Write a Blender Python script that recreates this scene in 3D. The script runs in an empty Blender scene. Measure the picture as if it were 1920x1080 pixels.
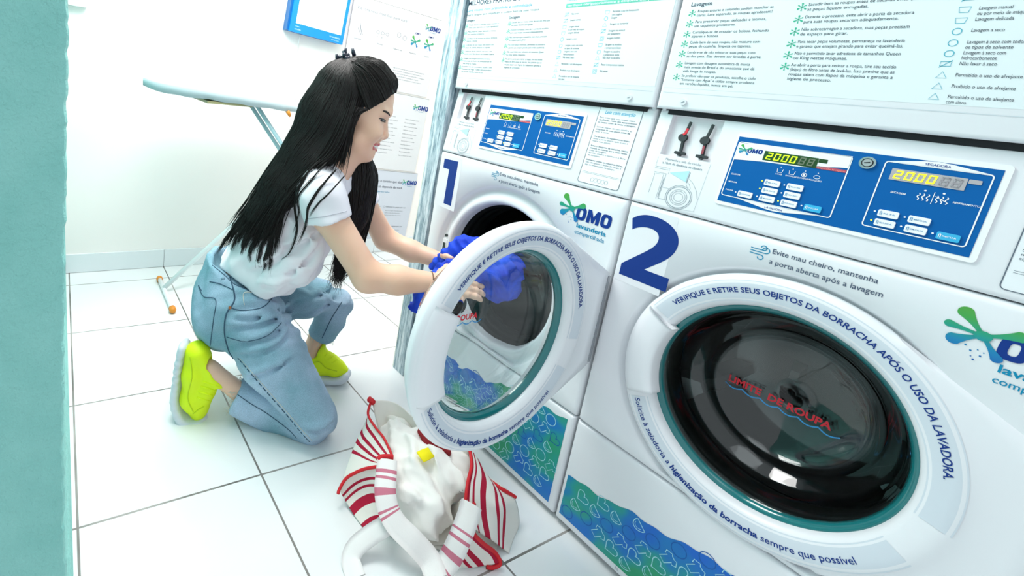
import bpy, bmesh, math, random
import numpy as np
from mathutils import Vector, Matrix
from mathutils.geometry import tessellate_polygon
from mathutils.bvhtree import BVHTree

SC = bpy.context.scene
COL = SC.collection
random.seed(7); np.random.seed(7)
PI = math.pi

# ------------------------------------------------------------------ camera
CAM_LOC = Vector((1.34294, -1.18165, 1.08337))
CAM_ROT = (1.3772497, -0.1208007, 1.0759809)
FPX, CX, CY = 928.097, 628.476, 338.471           # focal length and principal point for a 1920 px wide frame
cd = bpy.data.cameras.new('camera'); cam = bpy.data.objects.new('camera', cd); COL.objects.link(cam)
cam.location = CAM_LOC; cam.rotation_euler = CAM_ROT
cd.sensor_fit = 'HORIZONTAL'; cd.sensor_width = 36; cd.lens = FPX * 36 / 1920
cd.shift_x = (960 - CX) / 1920; cd.shift_y = (CY - 540) / 1920
cd.clip_start = 0.01
SC.camera = cam
# ------------------------------------------------------------------ world, lamps, exposure
w = bpy.data.worlds.new('world'); SC.world = w; w.use_nodes = True
w.node_tree.nodes['Background'].inputs[0].default_value = (0.87, 0.955, 1.0, 1)
w.node_tree.nodes['Background'].inputs[1].default_value = 0.66
def area(name, loc, target, size, power, color=(1, 1, 1)):
    l = bpy.data.lights.new(name, 'AREA'); l.energy = power; l.size = size; l.color = color
    o = bpy.data.objects.new(name, l); COL.objects.link(o); o.location = loc
    o.rotation_euler = (Vector(target) - Vector(loc)).to_track_quat('-Z', 'Y').to_euler()
area('ceiling_light', (-0.80, 0.02, 2.40), (-0.8, -0.1, 0), 0.45, 12, (1, 0.985, 0.965))
area('ceiling_light', (-0.20, -0.80, 2.35), (-0.25, -0.5, 0), 0.9, 33, (1, 0.985, 0.965))
area('ceiling_light', (1.0, -0.9, 2.35), (0.6, -0.3, 0.6), 0.7, 2, (0.9, 0.97, 1))
SC.view_settings.view_transform = 'Standard'; SC.view_settings.look = 'None'
SC.view_settings.exposure = 0.35; SC.view_settings.gamma = 1; SC.view_settings.use_curve_mapping = False

# ------------------------------------------------------------------ helpers: pixels to points, objects, materials
RM = np.array(cam.rotation_euler.to_matrix())
CL = np.array(CAM_LOC)
def ray(u, v):
    d = RM @ np.array([(u - CX) / FPX, -(v - CY) / FPX, -1.0]); return d / np.linalg.norm(d)
def on(u, v, P0, n):
    d = ray(u, v); n = np.array(n, float); t = ((np.array(P0, float) - CL) @ n) / (d @ n); return CL + d * t
FW = np.array([.529, .8486, 0]); SD = np.array([.8486, -.529, 0]); UP = np.array([0, 0, 1.])   # the person's forward, right side, up
def pt(u, v, s): return on(u, v, SD * s, SD)
def ph(u, v, h): return on(u, v, (0, 0, h), UP)

def link(name, me, mat=None, parent=None, smooth=False):
    o = bpy.data.objects.new(name, me); COL.objects.link(o)
    if parent is not None: o.parent = parent
    if mat is not None and not me.materials: me.materials.append(mat)
    if smooth:
        for p in me.polygons: p.use_smooth = True
    return o
def empty(name, loc=(0, 0, 0), rz=0):
    o = bpy.data.objects.new(name, None); COL.objects.link(o); o.location = loc; o.rotation_euler = (0, 0, rz)
    o.empty_display_size = .05; return o
def tag(o, label, cat, group=None):
    o['label'] = label; o['category'] = cat
    if group: o['group'] = group
    return o
def struct(o): o['kind'] = 'structure'; return o

class MB:
    def __init__(s): s.v = []; s.f = []
    def add(s, vs, fs):
        n = len(s.v); s.v += [tuple(map(float, q)) for q in vs]; s.f += [tuple(i + n for i in f) for f in fs]
    def box(s, lo, hi):
        x0, y0, z0 = lo; x1, y1, z1 = hi
        s.add([(x0,y0,z0),(x1,y0,z0),(x1,y1,z0),(x0,y1,z0),(x0,y0,z1),(x1,y0,z1),(x1,y1,z1),(x0,y1,z1)],
              [(3,2,1,0),(4,5,6,7),(0,1,5,4),(1,2,6,5),(2,3,7,6),(3,0,4,7)])
    def tube(s, pts, r, n=8, r1=None, caps=True):
        P = [np.array(p, float) for p in pts]; m = len(P); rings = []
        t0 = P[1] - P[0]; a = np.cross(t0, (0, 0, 1.)); 
        if np.linalg.norm(a) < 1e-6 * (1 + np.linalg.norm(t0)): a = np.cross(t0, (1., 0, 0))
        a /= np.linalg.norm(a)
        vs = []
        for i in range(m):
            t = P[min(i + 1, m - 1)] - P[max(i - 1, 0)]; t /= (np.linalg.norm(t) + 1e-12)
            a = a - t * (a @ t); a /= (np.linalg.norm(a) + 1e-12); b = np.cross(t, a)
            k = i / (m - 1); rr = r[i] if hasattr(r, '__len__') else (r if r1 is None else r + (r1 - r) * k)
            for j in range(n):
                q = 2 * PI * j / n; vs.append(P[i] + (a * math.cos(q) + b * math.sin(q)) * rr)
        fs = [(i*n+j, i*n+(j+1)%n, (i+1)*n+(j+1)%n, (i+1)*n+j) for i in range(m-1) for j in range(n)]
        if caps: fs += [tuple(range(n-1, -1, -1)), tuple((m-1)*n + j for j in range(n))]
        s.add(vs, fs)
    def lathe(s, prof, n=64, c=(0, 0, 0), a0=0, a1=2*PI):
        # prof: list of (radius, e) with e outward (-y)
        full = abs(a1 - a0 - 2*PI) < 1e-6; m = n if full else n + 1; vs = []
        for i in range(m):
            q = a0 + (a1 - a0) * i / n
            for r, e in prof: vs.append((c[0] + r*math.cos(q), c[1] - e, c[2] + r*math.sin(q)))
        k = len(prof); fs = []
        for i in range(n):
            j = (i + 1) % m
            for p in range(k - 1): fs.append((i*k+p, j*k+p, j*k+p+1, i*k+p+1))
        s.add(vs, fs)
    def poly(s, loops, surf, e=0.0):
        loops = [list(l) for l in loops]; tris = tessellate_polygon([[Vector((a, b, 0)) for a, b in l] for l in loops])
        pts = [q for l in loops for q in l]
        s.add([surf(a, b, e) for a, b in pts], [t for t in tris])
    def stroke(s, pts, wd, surf, e=0.0, closed=False):
        P = [np.array(p, float) for p in pts]; n = len(P); vs = []
        for i in range(n):
            a = P[(i-1) % n] if (closed or i > 0) else P[i]; b = P[(i+1) % n] if (closed or i < n-1) else P[i]
            t = b - a; t /= (np.linalg.norm(t) + 1e-9); nn = np.array([-t[1], t[0]]) * wd / 2
            vs += [surf(*(P[i] + nn), e), surf(*(P[i] - nn), e)]
        m = n if closed else n - 1
        s.add(vs, [(2*i, 2*i+1, 2*((i+1) % n)+1, 2*((i+1) % n)) for i in range(m)])
    def rect(s, a0, b0, a1, b1, surf, e=0.0): s.add([surf(a0,b0,e),surf(a1,b0,e),surf(a1,b1,e),surf(a0,b1,e)], [(0,1,2,3)])
    def rrect(s, a0, b0, a1, b1, r, surf, e=0.0, th=0.0):
        L = rloop(a0, b0, a1, b1, r); s.poly([L], surf, e)
        if th:
            n = len(L); s.add([surf(a, b, e) for a, b in L] + [surf(a, b, e - th) for a, b in L], [(i, (i+1) % n, n+(i+1) % n, n+i) for i in range(n)])
    def text(s, t, a, b, size, surf, e=0.0, bold=0.0, align='l', width=None, sx=1.0, shear=0.0, arc=None):
        vs, fs, wdt = text2d(t, bold)
        k = size; kx = size * sx
        if width and wdt > 0: kx = width / wdt
        off = {'l': 0, 'c': -wdt*kx/2, 'r': -wdt*kx}[align]
        out = []
        for x, y in vs:
            X = x*kx + off + y*k*shear; Y = y*k
            if arc:
                cx_, cz_, R, sgn, ang = arc     # sgn -1: reads clockwise over the top; +1: reads along the bottom
                q = ang + sgn * X / R; rr = R + (Y if sgn < 0 else -Y)
                out.append(surf(cx_ + rr*math.cos(q), cz_ + rr*math.sin(q), e))
            else: out.append(surf(a + X, b + Y, e))
        s.add(out, fs); return wdt * kx
    def build(s, name, mat=None, parent=None, smooth=False):
        me = bpy.data.meshes.new(name); me.from_pydata(s.v, [], s.f); me.update()
        return link(name, me, mat, parent, smooth)
def rloop(a0, b0, a1, b1, r, n=5):
    L = []
    for (cx_, cy_, q0) in ((a1-r, b1-r, 0), (a0+r, b1-r, PI/2), (a0+r, b0+r, PI), (a1-r, b0+r, 1.5*PI)):
        L += [(cx_ + r*math.cos(q0 + PI/2*i/n), cy_ + r*math.sin(q0 + PI/2*i/n)) for i in range(n+1)]
    return L
_tc = {}
def text2d(t, bold=0.0):
    key = (t, bold)
    if key not in _tc:
        c = bpy.data.curves.new('lettering_curve', 'FONT'); c.body = t; c.size = 1.0; c.offset = bold; c.resolution_u = 3
        o = bpy.data.objects.new('lettering_curve', c); me = o.to_mesh()
        vs = [(q.co.x, q.co.y) for q in me.vertices]; fs = [tuple(p.vertices) for p in me.polygons]
        o.to_mesh_clear(); bpy.data.objects.remove(o); bpy.data.curves.remove(c)
        wd = max((q[0] for q in vs), default=0.0)
        _tc[key] = (vs, fs, wd)
    return _tc[key]

def catmull(P, n):
    P = [np.array(p, float) for p in P]; out = []; m = len(P)
    for i in range(n):
        t = i / (n - 1) * (m - 1); k = min(int(t), m - 2); f = t - k
        p0, p1, p2, p3 = P[max(k-1, 0)], P[k], P[k+1], P[min(k+2, m-1)]
        out.append(0.5*((2*p1) + (-p0+p2)*f + (2*p0-5*p1+4*p2-p3)*f*f + (-p0+3*p1-3*p2+p3)*f**3))
    return out

# ---- materials
_m = {}
def mat(name, col, rough=0.5, metal=0.0, spec=0.5, emit=0.0, sub=0.0, coat=0.0):
    if name in _m: return _m[name]
    m = bpy.data.materials.new(name); m.use_nodes = True; b = m.node_tree.nodes['Principled BSDF']
    b.inputs['Base Color'].default_value = (*col, 1); b.inputs['Roughness'].default_value = rough; b.inputs['Metallic'].default_value = metal
    b.inputs['Specular IOR Level'].default_value = spec; b.inputs['Coat Weight'].default_value = coat
    if emit: b.inputs['Emission Color'].default_value = (*col, 1); b.inputs['Emission Strength'].default_value = emit
    if sub: b.inputs['Subsurface Weight'].default_value = sub; b.inputs['Subsurface Radius'].default_value = (.02, .008, .004)
    m.diffuse_color = (*col, 1); _m[name] = m; return m
def nd(m, typ, **k):
    n = m.node_tree.nodes.new(typ)
    for a, b in k.items(): setattr(n, a, b)
    return n
def lk(m, a, b): m.node_tree.links.new(a, b)
def bsdf(m): return m.node_tree.nodes['Principled BSDF']
def ramp(m, fac, stops, interp='LINEAR'):
    r = nd(m, 'ShaderNodeValToRGB'); cr = r.color_ramp; cr.interpolation = interp
    while len(cr.elements) < len(stops): cr.elements.new(0.5)
    for el, (p, c) in zip(cr.elements, stops): el.position = p; el.color = (*c, 1)
    lk(m, fac, r.inputs[0]); return r.outputs[0]
def noise(m, scale, detail=3, coord='Object', rough=0.5, stretch=None):
    tc = nd(m, 'ShaderNodeTexCoord'); n = nd(m, 'ShaderNodeTexNoise'); n.inputs['Scale'].default_value = scale; n.inputs['Detail'].default_value = detail
    n.inputs['Roughness'].default_value = rough; src = tc.outputs[coord]
    if stretch:
        mp = nd(m, 'ShaderNodeMapping'); mp.inputs['Scale'].default_value = stretch; lk(m, src, mp.inputs[0]); src = mp.outputs[0]
    lk(m, src, n.inputs['Vector']); return n.outputs[0]
def bump(m, h, strength=0.3, dist=0.01):
    b = nd(m, 'ShaderNodeBump'); b.inputs['Strength'].default_value = strength; b.inputs['Distance'].default_value = dist
    lk(m, h, b.inputs['Height']); lk(m, b.outputs[0], bsdf(m).inputs['Normal'])

WHITE = mat('white_enamel', (.80, .82, .85), .28)
WHITE2 = mat('white_plastic', (.82, .84, .87), .35)
FILM = mat('grey_film', (.66, .72, .78), .35)
BLACK = mat('black_rubber', (.004, .006, .006), .45, spec=.3)
DARKGAP = mat('dark_gap', (.01, .012, .015), .8)
STEEL = mat('brushed_steel', (.09, .095, .095), .30, 1.0)
CHROME = mat('chrome', (.75, .76, .78), .12, 1.0)
NAVY = mat('navy_print', (.006, .038, .23), .5, spec=.25)
LOGO = mat('logo_navy', (.002, .035, .24), .5, spec=.25)
INK = mat('dark_ink', (.035, .05, .09), .5)
GREYINK = mat('grey_ink', (.22, .27, .31), .5)
TEALINK = mat('teal_ink', (.0, .25, .44), .5, spec=.25)
CYANINK = mat('cyan_ink', (.02, .42, .66), .5)
GREENINK = mat('green_ink', (.02, .42, .25), .5)
REDINK = mat('red_ink', (.75, .01, .03), .45)
WAVEINK = mat('wave_blue_ink', (.03, .32, .72), .45)
PANELBLUE = mat('panel_blue', (.0, .105, .36), .45, spec=.15)
PANELWHITE = mat('panel_white', (.86, .88, .9), .35)
CYANBTN = mat('cyan_button', (.03, .42, .72), .4)
TEALRIM = mat('teal_rim', (.008, .16, .17), .12, coat=.5)
LED = mat('led_yellow_green', (.50, .80, .01), .4, emit=.75)
LED2 = mat('led_yellow', (.80, .85, .02), .4, emit=.8)
LEDOFF = mat('led_off', (.05, .09, .04), .4)
LCDGREEN = mat('display_green', (.012, .06, .008), .3)
LCDGREY = mat('display_grey', (.42, .40, .42), .35)
LCDDIM = mat('display_dim', (.33, .31, .34), .4)

GLASS = mat('door_glass', (.90, .97, .965), .0); bsdf(GLASS).inputs['Transmission Weight'].default_value = 1; bsdf(GLASS).inputs['IOR'].default_value = 1.48

# floor tiles
def tile_mat():
    m = mat('floor_tile', (.82, .84, .84), .22); b = bsdf(m)
    tc = nd(m, 'ShaderNodeTexCoord'); sp = nd(m, 'ShaderNodeSeparateXYZ'); lk(m, tc.outputs['Object'], sp.inputs[0])
    def line(sock, off, step):
        a = nd(m, 'ShaderNodeMath', operation='ADD'); a.inputs[1].default_value = -off + step*40 + .0028; lk(m, sock, a.inputs[0])
        k = nd(m, 'ShaderNodeMath', operation='MODULO'); k.inputs[1].default_value = step; lk(m, a.outputs[0], k.inputs[0])
        c = nd(m, 'ShaderNodeMath', operation='LESS_THAN'); c.inputs[1].default_value = .0056; lk(m, k.outputs[0], c.inputs[0]); return c.outputs[0]
    lx = line(sp.outputs[0], -1.137, .4649); ly = line(sp.outputs[1], -.6815, .4528)
    mx = nd(m, 'ShaderNodeMath', operation='MAXIMUM'); lk(m, lx, mx.inputs[0]); lk(m, ly, mx.inputs[1])
    n = noise(m, 3, 4); base = ramp(m, n, [(.3, (.80, .83, .83)), (.7, (.84, .855, .86))])
    g = noise(m, 5, 3); gc = ramp(m, g, [(.35, (.13, .12, .11)), (.65, (.38, .36, .34))])
    mix = nd(m, 'ShaderNodeMix', data_type='RGBA'); lk(m, mx.outputs[0], mix.inputs[0]); lk(m, base, mix.inputs[6]); lk(m, gc, mix.inputs[7])
    lk(m, mix.outputs[2], b.inputs['Base Color'])
    return m
def paint_mat(name, c0, c1, scale, bmp, dist):
    m = mat(name, c0, .6); n = noise(m, scale, 5); lk(m, ramp(m, n, [(.3, c0), (.7, c1)]), bsdf(m).inputs['Base Color'])
    bump(m, noise(m, scale*3, 6, rough=.65), bmp, dist); return m
WALLP = paint_mat('wall_paint', (.92, .875, .85), (.94, .895, .87), 3, .15, .004)
TEALP = paint_mat('mint_stucco', (.25, .62, .57), (.30, .68, .63), 14, .9, .012)
SKIRT = mat('skirting_tile', (.78, .82, .85), .2)
def streak_mat():
    m = mat('streaked_laminate', (.5, .6, .66), .5)
    n = noise(m, 60, 6, stretch=(1, 1, .09), rough=.75)
    lk(m, ramp(m, n, [(.34, (.04, .07, .10)), (.45, (.26, .36, .42)), (.55, (.58, .66, .71)), (.7, (.85, .88, .9))]), bsdf(m).inputs['Base Color']); return m
STREAK = streak_mat()

# ------------------------------------------------------------------ room
XW, YB, YL = -1.294, 1.03, -1.174
def plane_box(name, lo, hi, m):
    b = MB(); b.box(lo, hi); return struct(b.build(name, m))
plane_box('floor', (XW - .1, -2.6, -.05), (3.4, YB + .1, 0), tile_mat())
plane_box('wall_back', (XW - .1, -2.6, 0), (XW, YB + .1, 2.6), WALLP)
plane_box('wall_right', (XW, YB, 0), (3.4, YB + .1, 2.6), WALLP)
# mint wall on the left: its rough end faces the camera, a plaster flare at the foot
b = MB(); zs = np.linspace(0, 2.5, 260); vs = []; fs = []
flare = lambda z: YL + .028*math.exp(-z/.22) + .0006*math.sin(z*37) + .0008*math.sin(z*91+1) + .0009*math.sin(z*173) + .0005*math.sin(z*301)
XE = .56
for z in zs:
    y = flare(z); vs += [(XW, y - .004, z), (XE - .012, y, z), (XE - .003, y - .003, z), (XE, y - .012, z), (XE, -2.0, z), (XW, -2.0, z)]
for i in range(len(zs) - 1):
    for k in range(6): fs.append((i*6 + k, (i+1)*6 + k, (i+1)*6 + (k+1) % 6, i*6 + (k+1) % 6))
fs.append(tuple((len(zs)-1)*6 + k for k in range(5, -1, -1)))
b.add(vs, fs); struct(b.build('wall_left', TEALP))
# skirting tiles along the far wall
b = MB()
for y0, y1 in ((-1.15, -.6838), (-.6815, -.229), (-.2267, .2261), (.2284, .679), (.6813, 1.03)): b.box((XW, y0, 0.002), (XW + .009, y1, .098))
struct(b.build('baseboard_back', SKIRT))
# streaked laminate upright beside the first machine
b = MB(); b.box((-.077, .0, 0), (-.010, .75, 2.1)); struct(b.build('trim_1', STREAK))
b = MB(); b.box((-.086, .004, 0), (-.0775, .75, 2.1)); struct(b.build('trim_2', mat('cream_edge', (.8, .78, .70), .5)))

# ------------------------------------------------------------------ stacked washer and dryer
ZS, ZF, YC, ZC, MW, DY = .3104, .897, .0326, 1.1146, .676, .012
LS = math.hypot(YC, ZC - ZF); CUY, CUZ = YC/LS, (ZC - ZF)/LS
front = lambda a, b, e=0: (a, -e, b)
cons = lambda a, s, e=0: (a, CUY*s - CUZ*e, ZF + CUZ*s + CUY*e)
dryf = lambda a, b, e=0: (a, DY - e, b)
DCX, DCZ = .334, .566
def plate(mb, x0, x1, t0, t1, surf, r=.008, depth=.03, holes=()):
    """rounded sheet: a height field with turned edges; holes are (x0,x1,t0,t1) cells left open"""
    k = [0, .06, .25, .5, 1.0]
    xs = [x0 + r*q for q in k] + [x1 - r*q for q in reversed(k)]; ts = [t0 + r*q for q in k] + [t1 - r*q for q in reversed(k)]
    for h in holes: xs += [h[0], h[1]]; ts += [h[2], h[3]]
    xs = sorted(set(xs)); ts = sorted(set(ts))
    def dep(a, lo, hi):
        d = min(a - lo, hi - a)
        return 0 if d >= r else r - math.sqrt(max(0, r*r - (r - d)**2))
    vs = [surf(a, t, -max(dep(a, x0, x1), dep(t, t0, t1))) for t in ts for a in xs]; n = len(xs); m = len(ts); fs = []
    for j in range(m-1):
        for i in range(n-1):
            cx_, ct = (xs[i]+xs[i+1])/2, (ts[j]+ts[j+1])/2
            if any(h[0] < cx_ < h[1] and h[2] < ct < h[3] for h in holes): continue
            fs.append((j*n+i, j*n+i+1, (j+1)*n+i+1, (j+1)*n+i))
    mb.add(vs, fs)
    per = [(a, t0) for a in xs] + [(x1, t) for t in ts[1:]] + [(a, t1) for a in reversed(xs[:-1])] + [(x0, t) for t in reversed(ts[1:-1])]
    q = len(per); mb.add([surf(a, t, -r) for a, t in per] + [surf(a, t, -depth) for a, t in per], [((i+1) % q, i, q+i, q+(i+1) % q) for i in range(q)])

def blob(x0, y0, x1, y1, w0, w1, n=14):
    """a droplet from a thin root to a fat round end"""
    d = np.array([x1-x0, y1-y0]); L = np.linalg.norm(d); d /= L; nn = np.array([-d[1], d[0]]); left = []; right = []
    for i in range(n):
        t = i/(n-1); wdt = w0*(1-t)**2 + w1*t**1.6; c = np.array([x0, y0]) + d*L*t
        left.append(tuple(c + nn*wdt)); right.append(tuple(c - nn*wdt))
    cap = [tuple(np.array([x1, y1]) + w1*(nn*math.cos(q) + d*math.sin(q))) for q in np.linspace(0, PI, 10)[1:-1]]
    return left + cap + right[::-1]
def splash_mat():
    m = mat('splash_gradient', (.02, .3, .25), .45); tc = nd(m, 'ShaderNodeTexCoord'); sp = nd(m, 'ShaderNodeSeparateXYZ')
    lk(m, tc.outputs['Generated'], sp.inputs[0])
    lk(m, ramp(m, sp.outputs[2], [(.0, (.0, .10, .42)), (.3, (.0, .22, .45)), (.55, (.01, .33, .22)), (.8, (.05, .36, .07)), (1, (.08, .36, .05))]), bsdf(m).inputs['Base Color']); return m
SPLASH = splash_mat()
def add_splash(mb, cx_, cy_, k, surf, e):
    for n_, (dx, dy, wd) in enumerate(((-.022, .027, .0085), (-.033, .004, .0055), (-.024, -.016, .0085), (.030, .014, .0075), (.018, -.026, .006))):
        mb.poly([blob(cx_, cy_, cx_+dx*k, cy_+dy*k, .0032*k, wd*k)], surf, e + .00015*n_)
    mb.poly([[(cx_+.009*k*math.cos(q), cy_+.0075*k*math.sin(q)) for q in np.linspace(0, 2*PI, 14)[:-1]]], surf, e + .0009)
    for i, (dx, dy) in enumerate(((-.006, -.026), (.0, -.022), (.004, -.030), (-.004, -.034), (-.012, -.02), (.006, -.024), (-.001, -.038))):
        r = (.0009 if i % 2 else .0013)*k
        mb.poly([[(cx_+dx*k+r*math.cos(q), cy_+dy*k+r*math.sin(q)) for q in np.linspace(0, 2*PI, 8)[:-1]]], surf, e)
def star(mb, a, b, r, surf, e):
    for i in range(6):
        q = PI/6 + i*PI/3; mb.poly([blob(a, b, a + r*math.cos(q), b + r*math.sin(q), r*.07, r*(.24 if i % 2 else .16), 5)], surf, e)
def oval(cx_, cy_, rx, ry, n=28): return [(cx_ + rx*math.cos(q), cy_ + ry*math.sin(q)) for q in np.linspace(0, 2*PI, n + 1)[:-1]]
def sup(cx_, cy_, rx, ry, n=32, p=.62):
    f = lambda c: math.copysign(abs(c)**p, c)
    return [(cx_ + rx*f(math.cos(q)), cy_ + ry*f(math.sin(q))) for q in np.linspace(0, 2*PI, n + 1)[:-1]]
def add_omo(mb, a, b, h, surf, e, shear=0.05):
    """the three heavy condensed letters"""
    W = h*.80; g = h*.09; sh = lambda a_, b_, e_=0: surf(a_ + (b_-b)*shear, b_, e_)
    mb.poly([sup(a+W/2, b+h/2, W/2, h/2), sup(a+W/2, b+h/2, W*.17, h*.27)[::-1]], sh, e)
    m0 = a + W + g; mw = h*1.0; t = h*.27
    mb.poly([[(m0, b), (m0 + t, b), (m0 + t, b + h*.52), (m0 + mw*.42, b + h*.05), (m0 + mw*.58, b + h*.05), (m0 + mw - t, b + h*.52), (m0 + mw - t, b), (m0 + mw, b), (m0 + mw, b + h), (m0 + mw - t, b + h), (m0 + mw/2, b + h*.50), (m0 + t, b + h), (m0, b + h)]], sh, e)
    o2 = m0 + mw + g
    mb.poly([sup(o2+W/2, b+h/2, W/2, h/2), sup(o2+W/2, b+h/2, W*.17, h*.27)[::-1]], sh, e)
    return o2 + W - a
def seg7(mb, ch, a, b, w, h, surf, e, sl=.14):
    S = {'0': 'abcdef', '2': 'abged', '8': 'abcdefg'}[ch]; t = h*.15; g = t*.25
    q = {'a': (g, h-t, w-g, h), 'g': (g, h/2-t/2, w-g, h/2+t/2), 'd': (g, 0, w-g, t), 'f': (0, h/2+g, t, h-g), 'b': (w-t, h/2+g, w, h-g), 'e': (0, g, t, h/2-g), 'c': (w-t, g, w, h/2-g)}
    for c in S:
        x0, y0, x1, y1 = q[c]; mb.add([surf(a+x+y*sl, b+y, e) for x, y in ((x0, y0), (x1, y0), (x1, y1), (x0, y1))], [(0, 1, 2, 3)])

# ---- the patterned film along the foot of the washer
def film_mat():
    m = mat('pattern_film', (.0, .25, .5), .4); n = noise(m, 7, 2, 'Object')
    lk(m, ramp(m, n, [(.36, (.002, .13, .58)), (.47, (.003, .19, .50)), (.53, (.012, .30, .32)), (.62, (.02, .33, .16))]), bsdf(m).inputs['Base Color']); return m
FILMBAND = film_mat()
PALE = mat('pale_outline', (.38, .72, .80), .5); DEEP = mat('deep_outline', (.0, .10, .40), .5)
def icon(kind, cx_, cy_, r, rot):
    if kind == 0: L = oval(0, 0, .8*r, .8*r, 20)
    elif kind == 1:   # bowl
        L = [(-.75*r, .45*r), (.75*r, .45*r)] + [(.75*r*math.cos(q), .45*r + 1.05*r*math.sin(q)) for q in np.linspace(0, -PI, 12)[1:-1]]
    elif kind == 2:   # heart
        L = []
        for q in np.linspace(0, 2*PI, 26)[:-1]:
            L.append((.062*r*16*math.sin(q)**3*.9, .062*r*(13*math.cos(q)-5*math.cos(2*q)-2*math.cos(3*q)-math.cos(4*q))*.9))
    else:             # shirt
        L = [(-.4, -.85), (.4, -.85), (.4, .2), (.62, .05), (.85, .42), (.4, .85), (.2, .7), (-.2, .7), (-.4, .85), (-.85, .42), (-.62, .05), (-.4, .2)]
        L = [(x*r, y*r) for x, y in L]
    c, s = math.cos(rot), math.sin(rot)
    return [(cx_ + x*c - y*s, cy_ + x*s + y*c) for x, y in L]
def band_top(a): return .148 + (a - .008)*.225 + .004*math.sin(a*46) + .0022*math.sin(a*118)
def make_band(parent):
    a0, a1, z0 = .012, .660, .036; xs = np.linspace(a0, a1, 90)
    top = [(a, min(band_top(a), ZS - .012)) for a in xs]
    b_ = MB(); b_.poly([[(a0, z0), (a1, z0)] + top[::-1]], front, .0006)
    film = b_.build('pattern_film', FILMBAND, parent)
    p_ = MB(); d_ = MB(); step = .050; k = 0
    for j in range(-3, 12):
        for i in range(-3, 18):
            u, v = i*step*.80, j*step*.82
            a = a0 + .02 + u*.88 + v*.34; z = z0 + .02 - u*.22 + v*.86; k += 1
            if not (a0 + .014 < a < a1 - .014 and z0 + .015 < z < min(band_top(a), ZS - .012) - .006): continue
            kind = (i*3 + j) % 4; L = icon(kind, a, z, .0190, -.75)
            q = d_ if (i*7 + j*5) % 6 == 0 else p_
            q.stroke(L, .0018, front, .0009, True)
            if kind == 1: q.stroke(icon(kind, a, z + .001,   .0125, -.75)[2:-1], .0011, front, .0009)
    p_.build('pale_icons', PALE, film); d_.build('deep_icons', DEEP, film)
    return film

ARC_TOP = 'VERIFIQUE E RETIRE SEUS OBJETOS DA BORRACHA APÓS O USO DA LAVADORA.'
RT = .2335
def frame_e(r):     # outward height of the door frame at radius r
    return float(np.interp(r, [.199, .201, .205, .214, .235, .248, .255, .260, .263], [-.022, -.010, .000, .005, .008, .009, .006, .000, -.006]))
dsurf = lambda a, b, e=0: (a, -(frame_e(math.hypot(a, b)) + e), b)
WING = ((.130, .230), (.333, .124), (.333, -.124), (.130, -.230))
def wing_r(q):
    """distance from the door's centre to its outline at angle q: the circle, or the hinge wing on the right"""
    c, s = math.cos(q), math.sin(q); best = .263
    for (x0, y0), (x1, y1) in zip(WING[:-1], WING[1:]):
        dx, dy = x1 - x0, y1 - y0; det = c*(-dy) - s*(-dx)
        if abs(det) < 1e-9: continue
        t = (x0*(-dy) - y0*(-dx))/det; k = (c*y0 - s*x0)/det
        if t > 0 and -.001 <= k <= 1.001: best = max(best, t)
    return best
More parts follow.
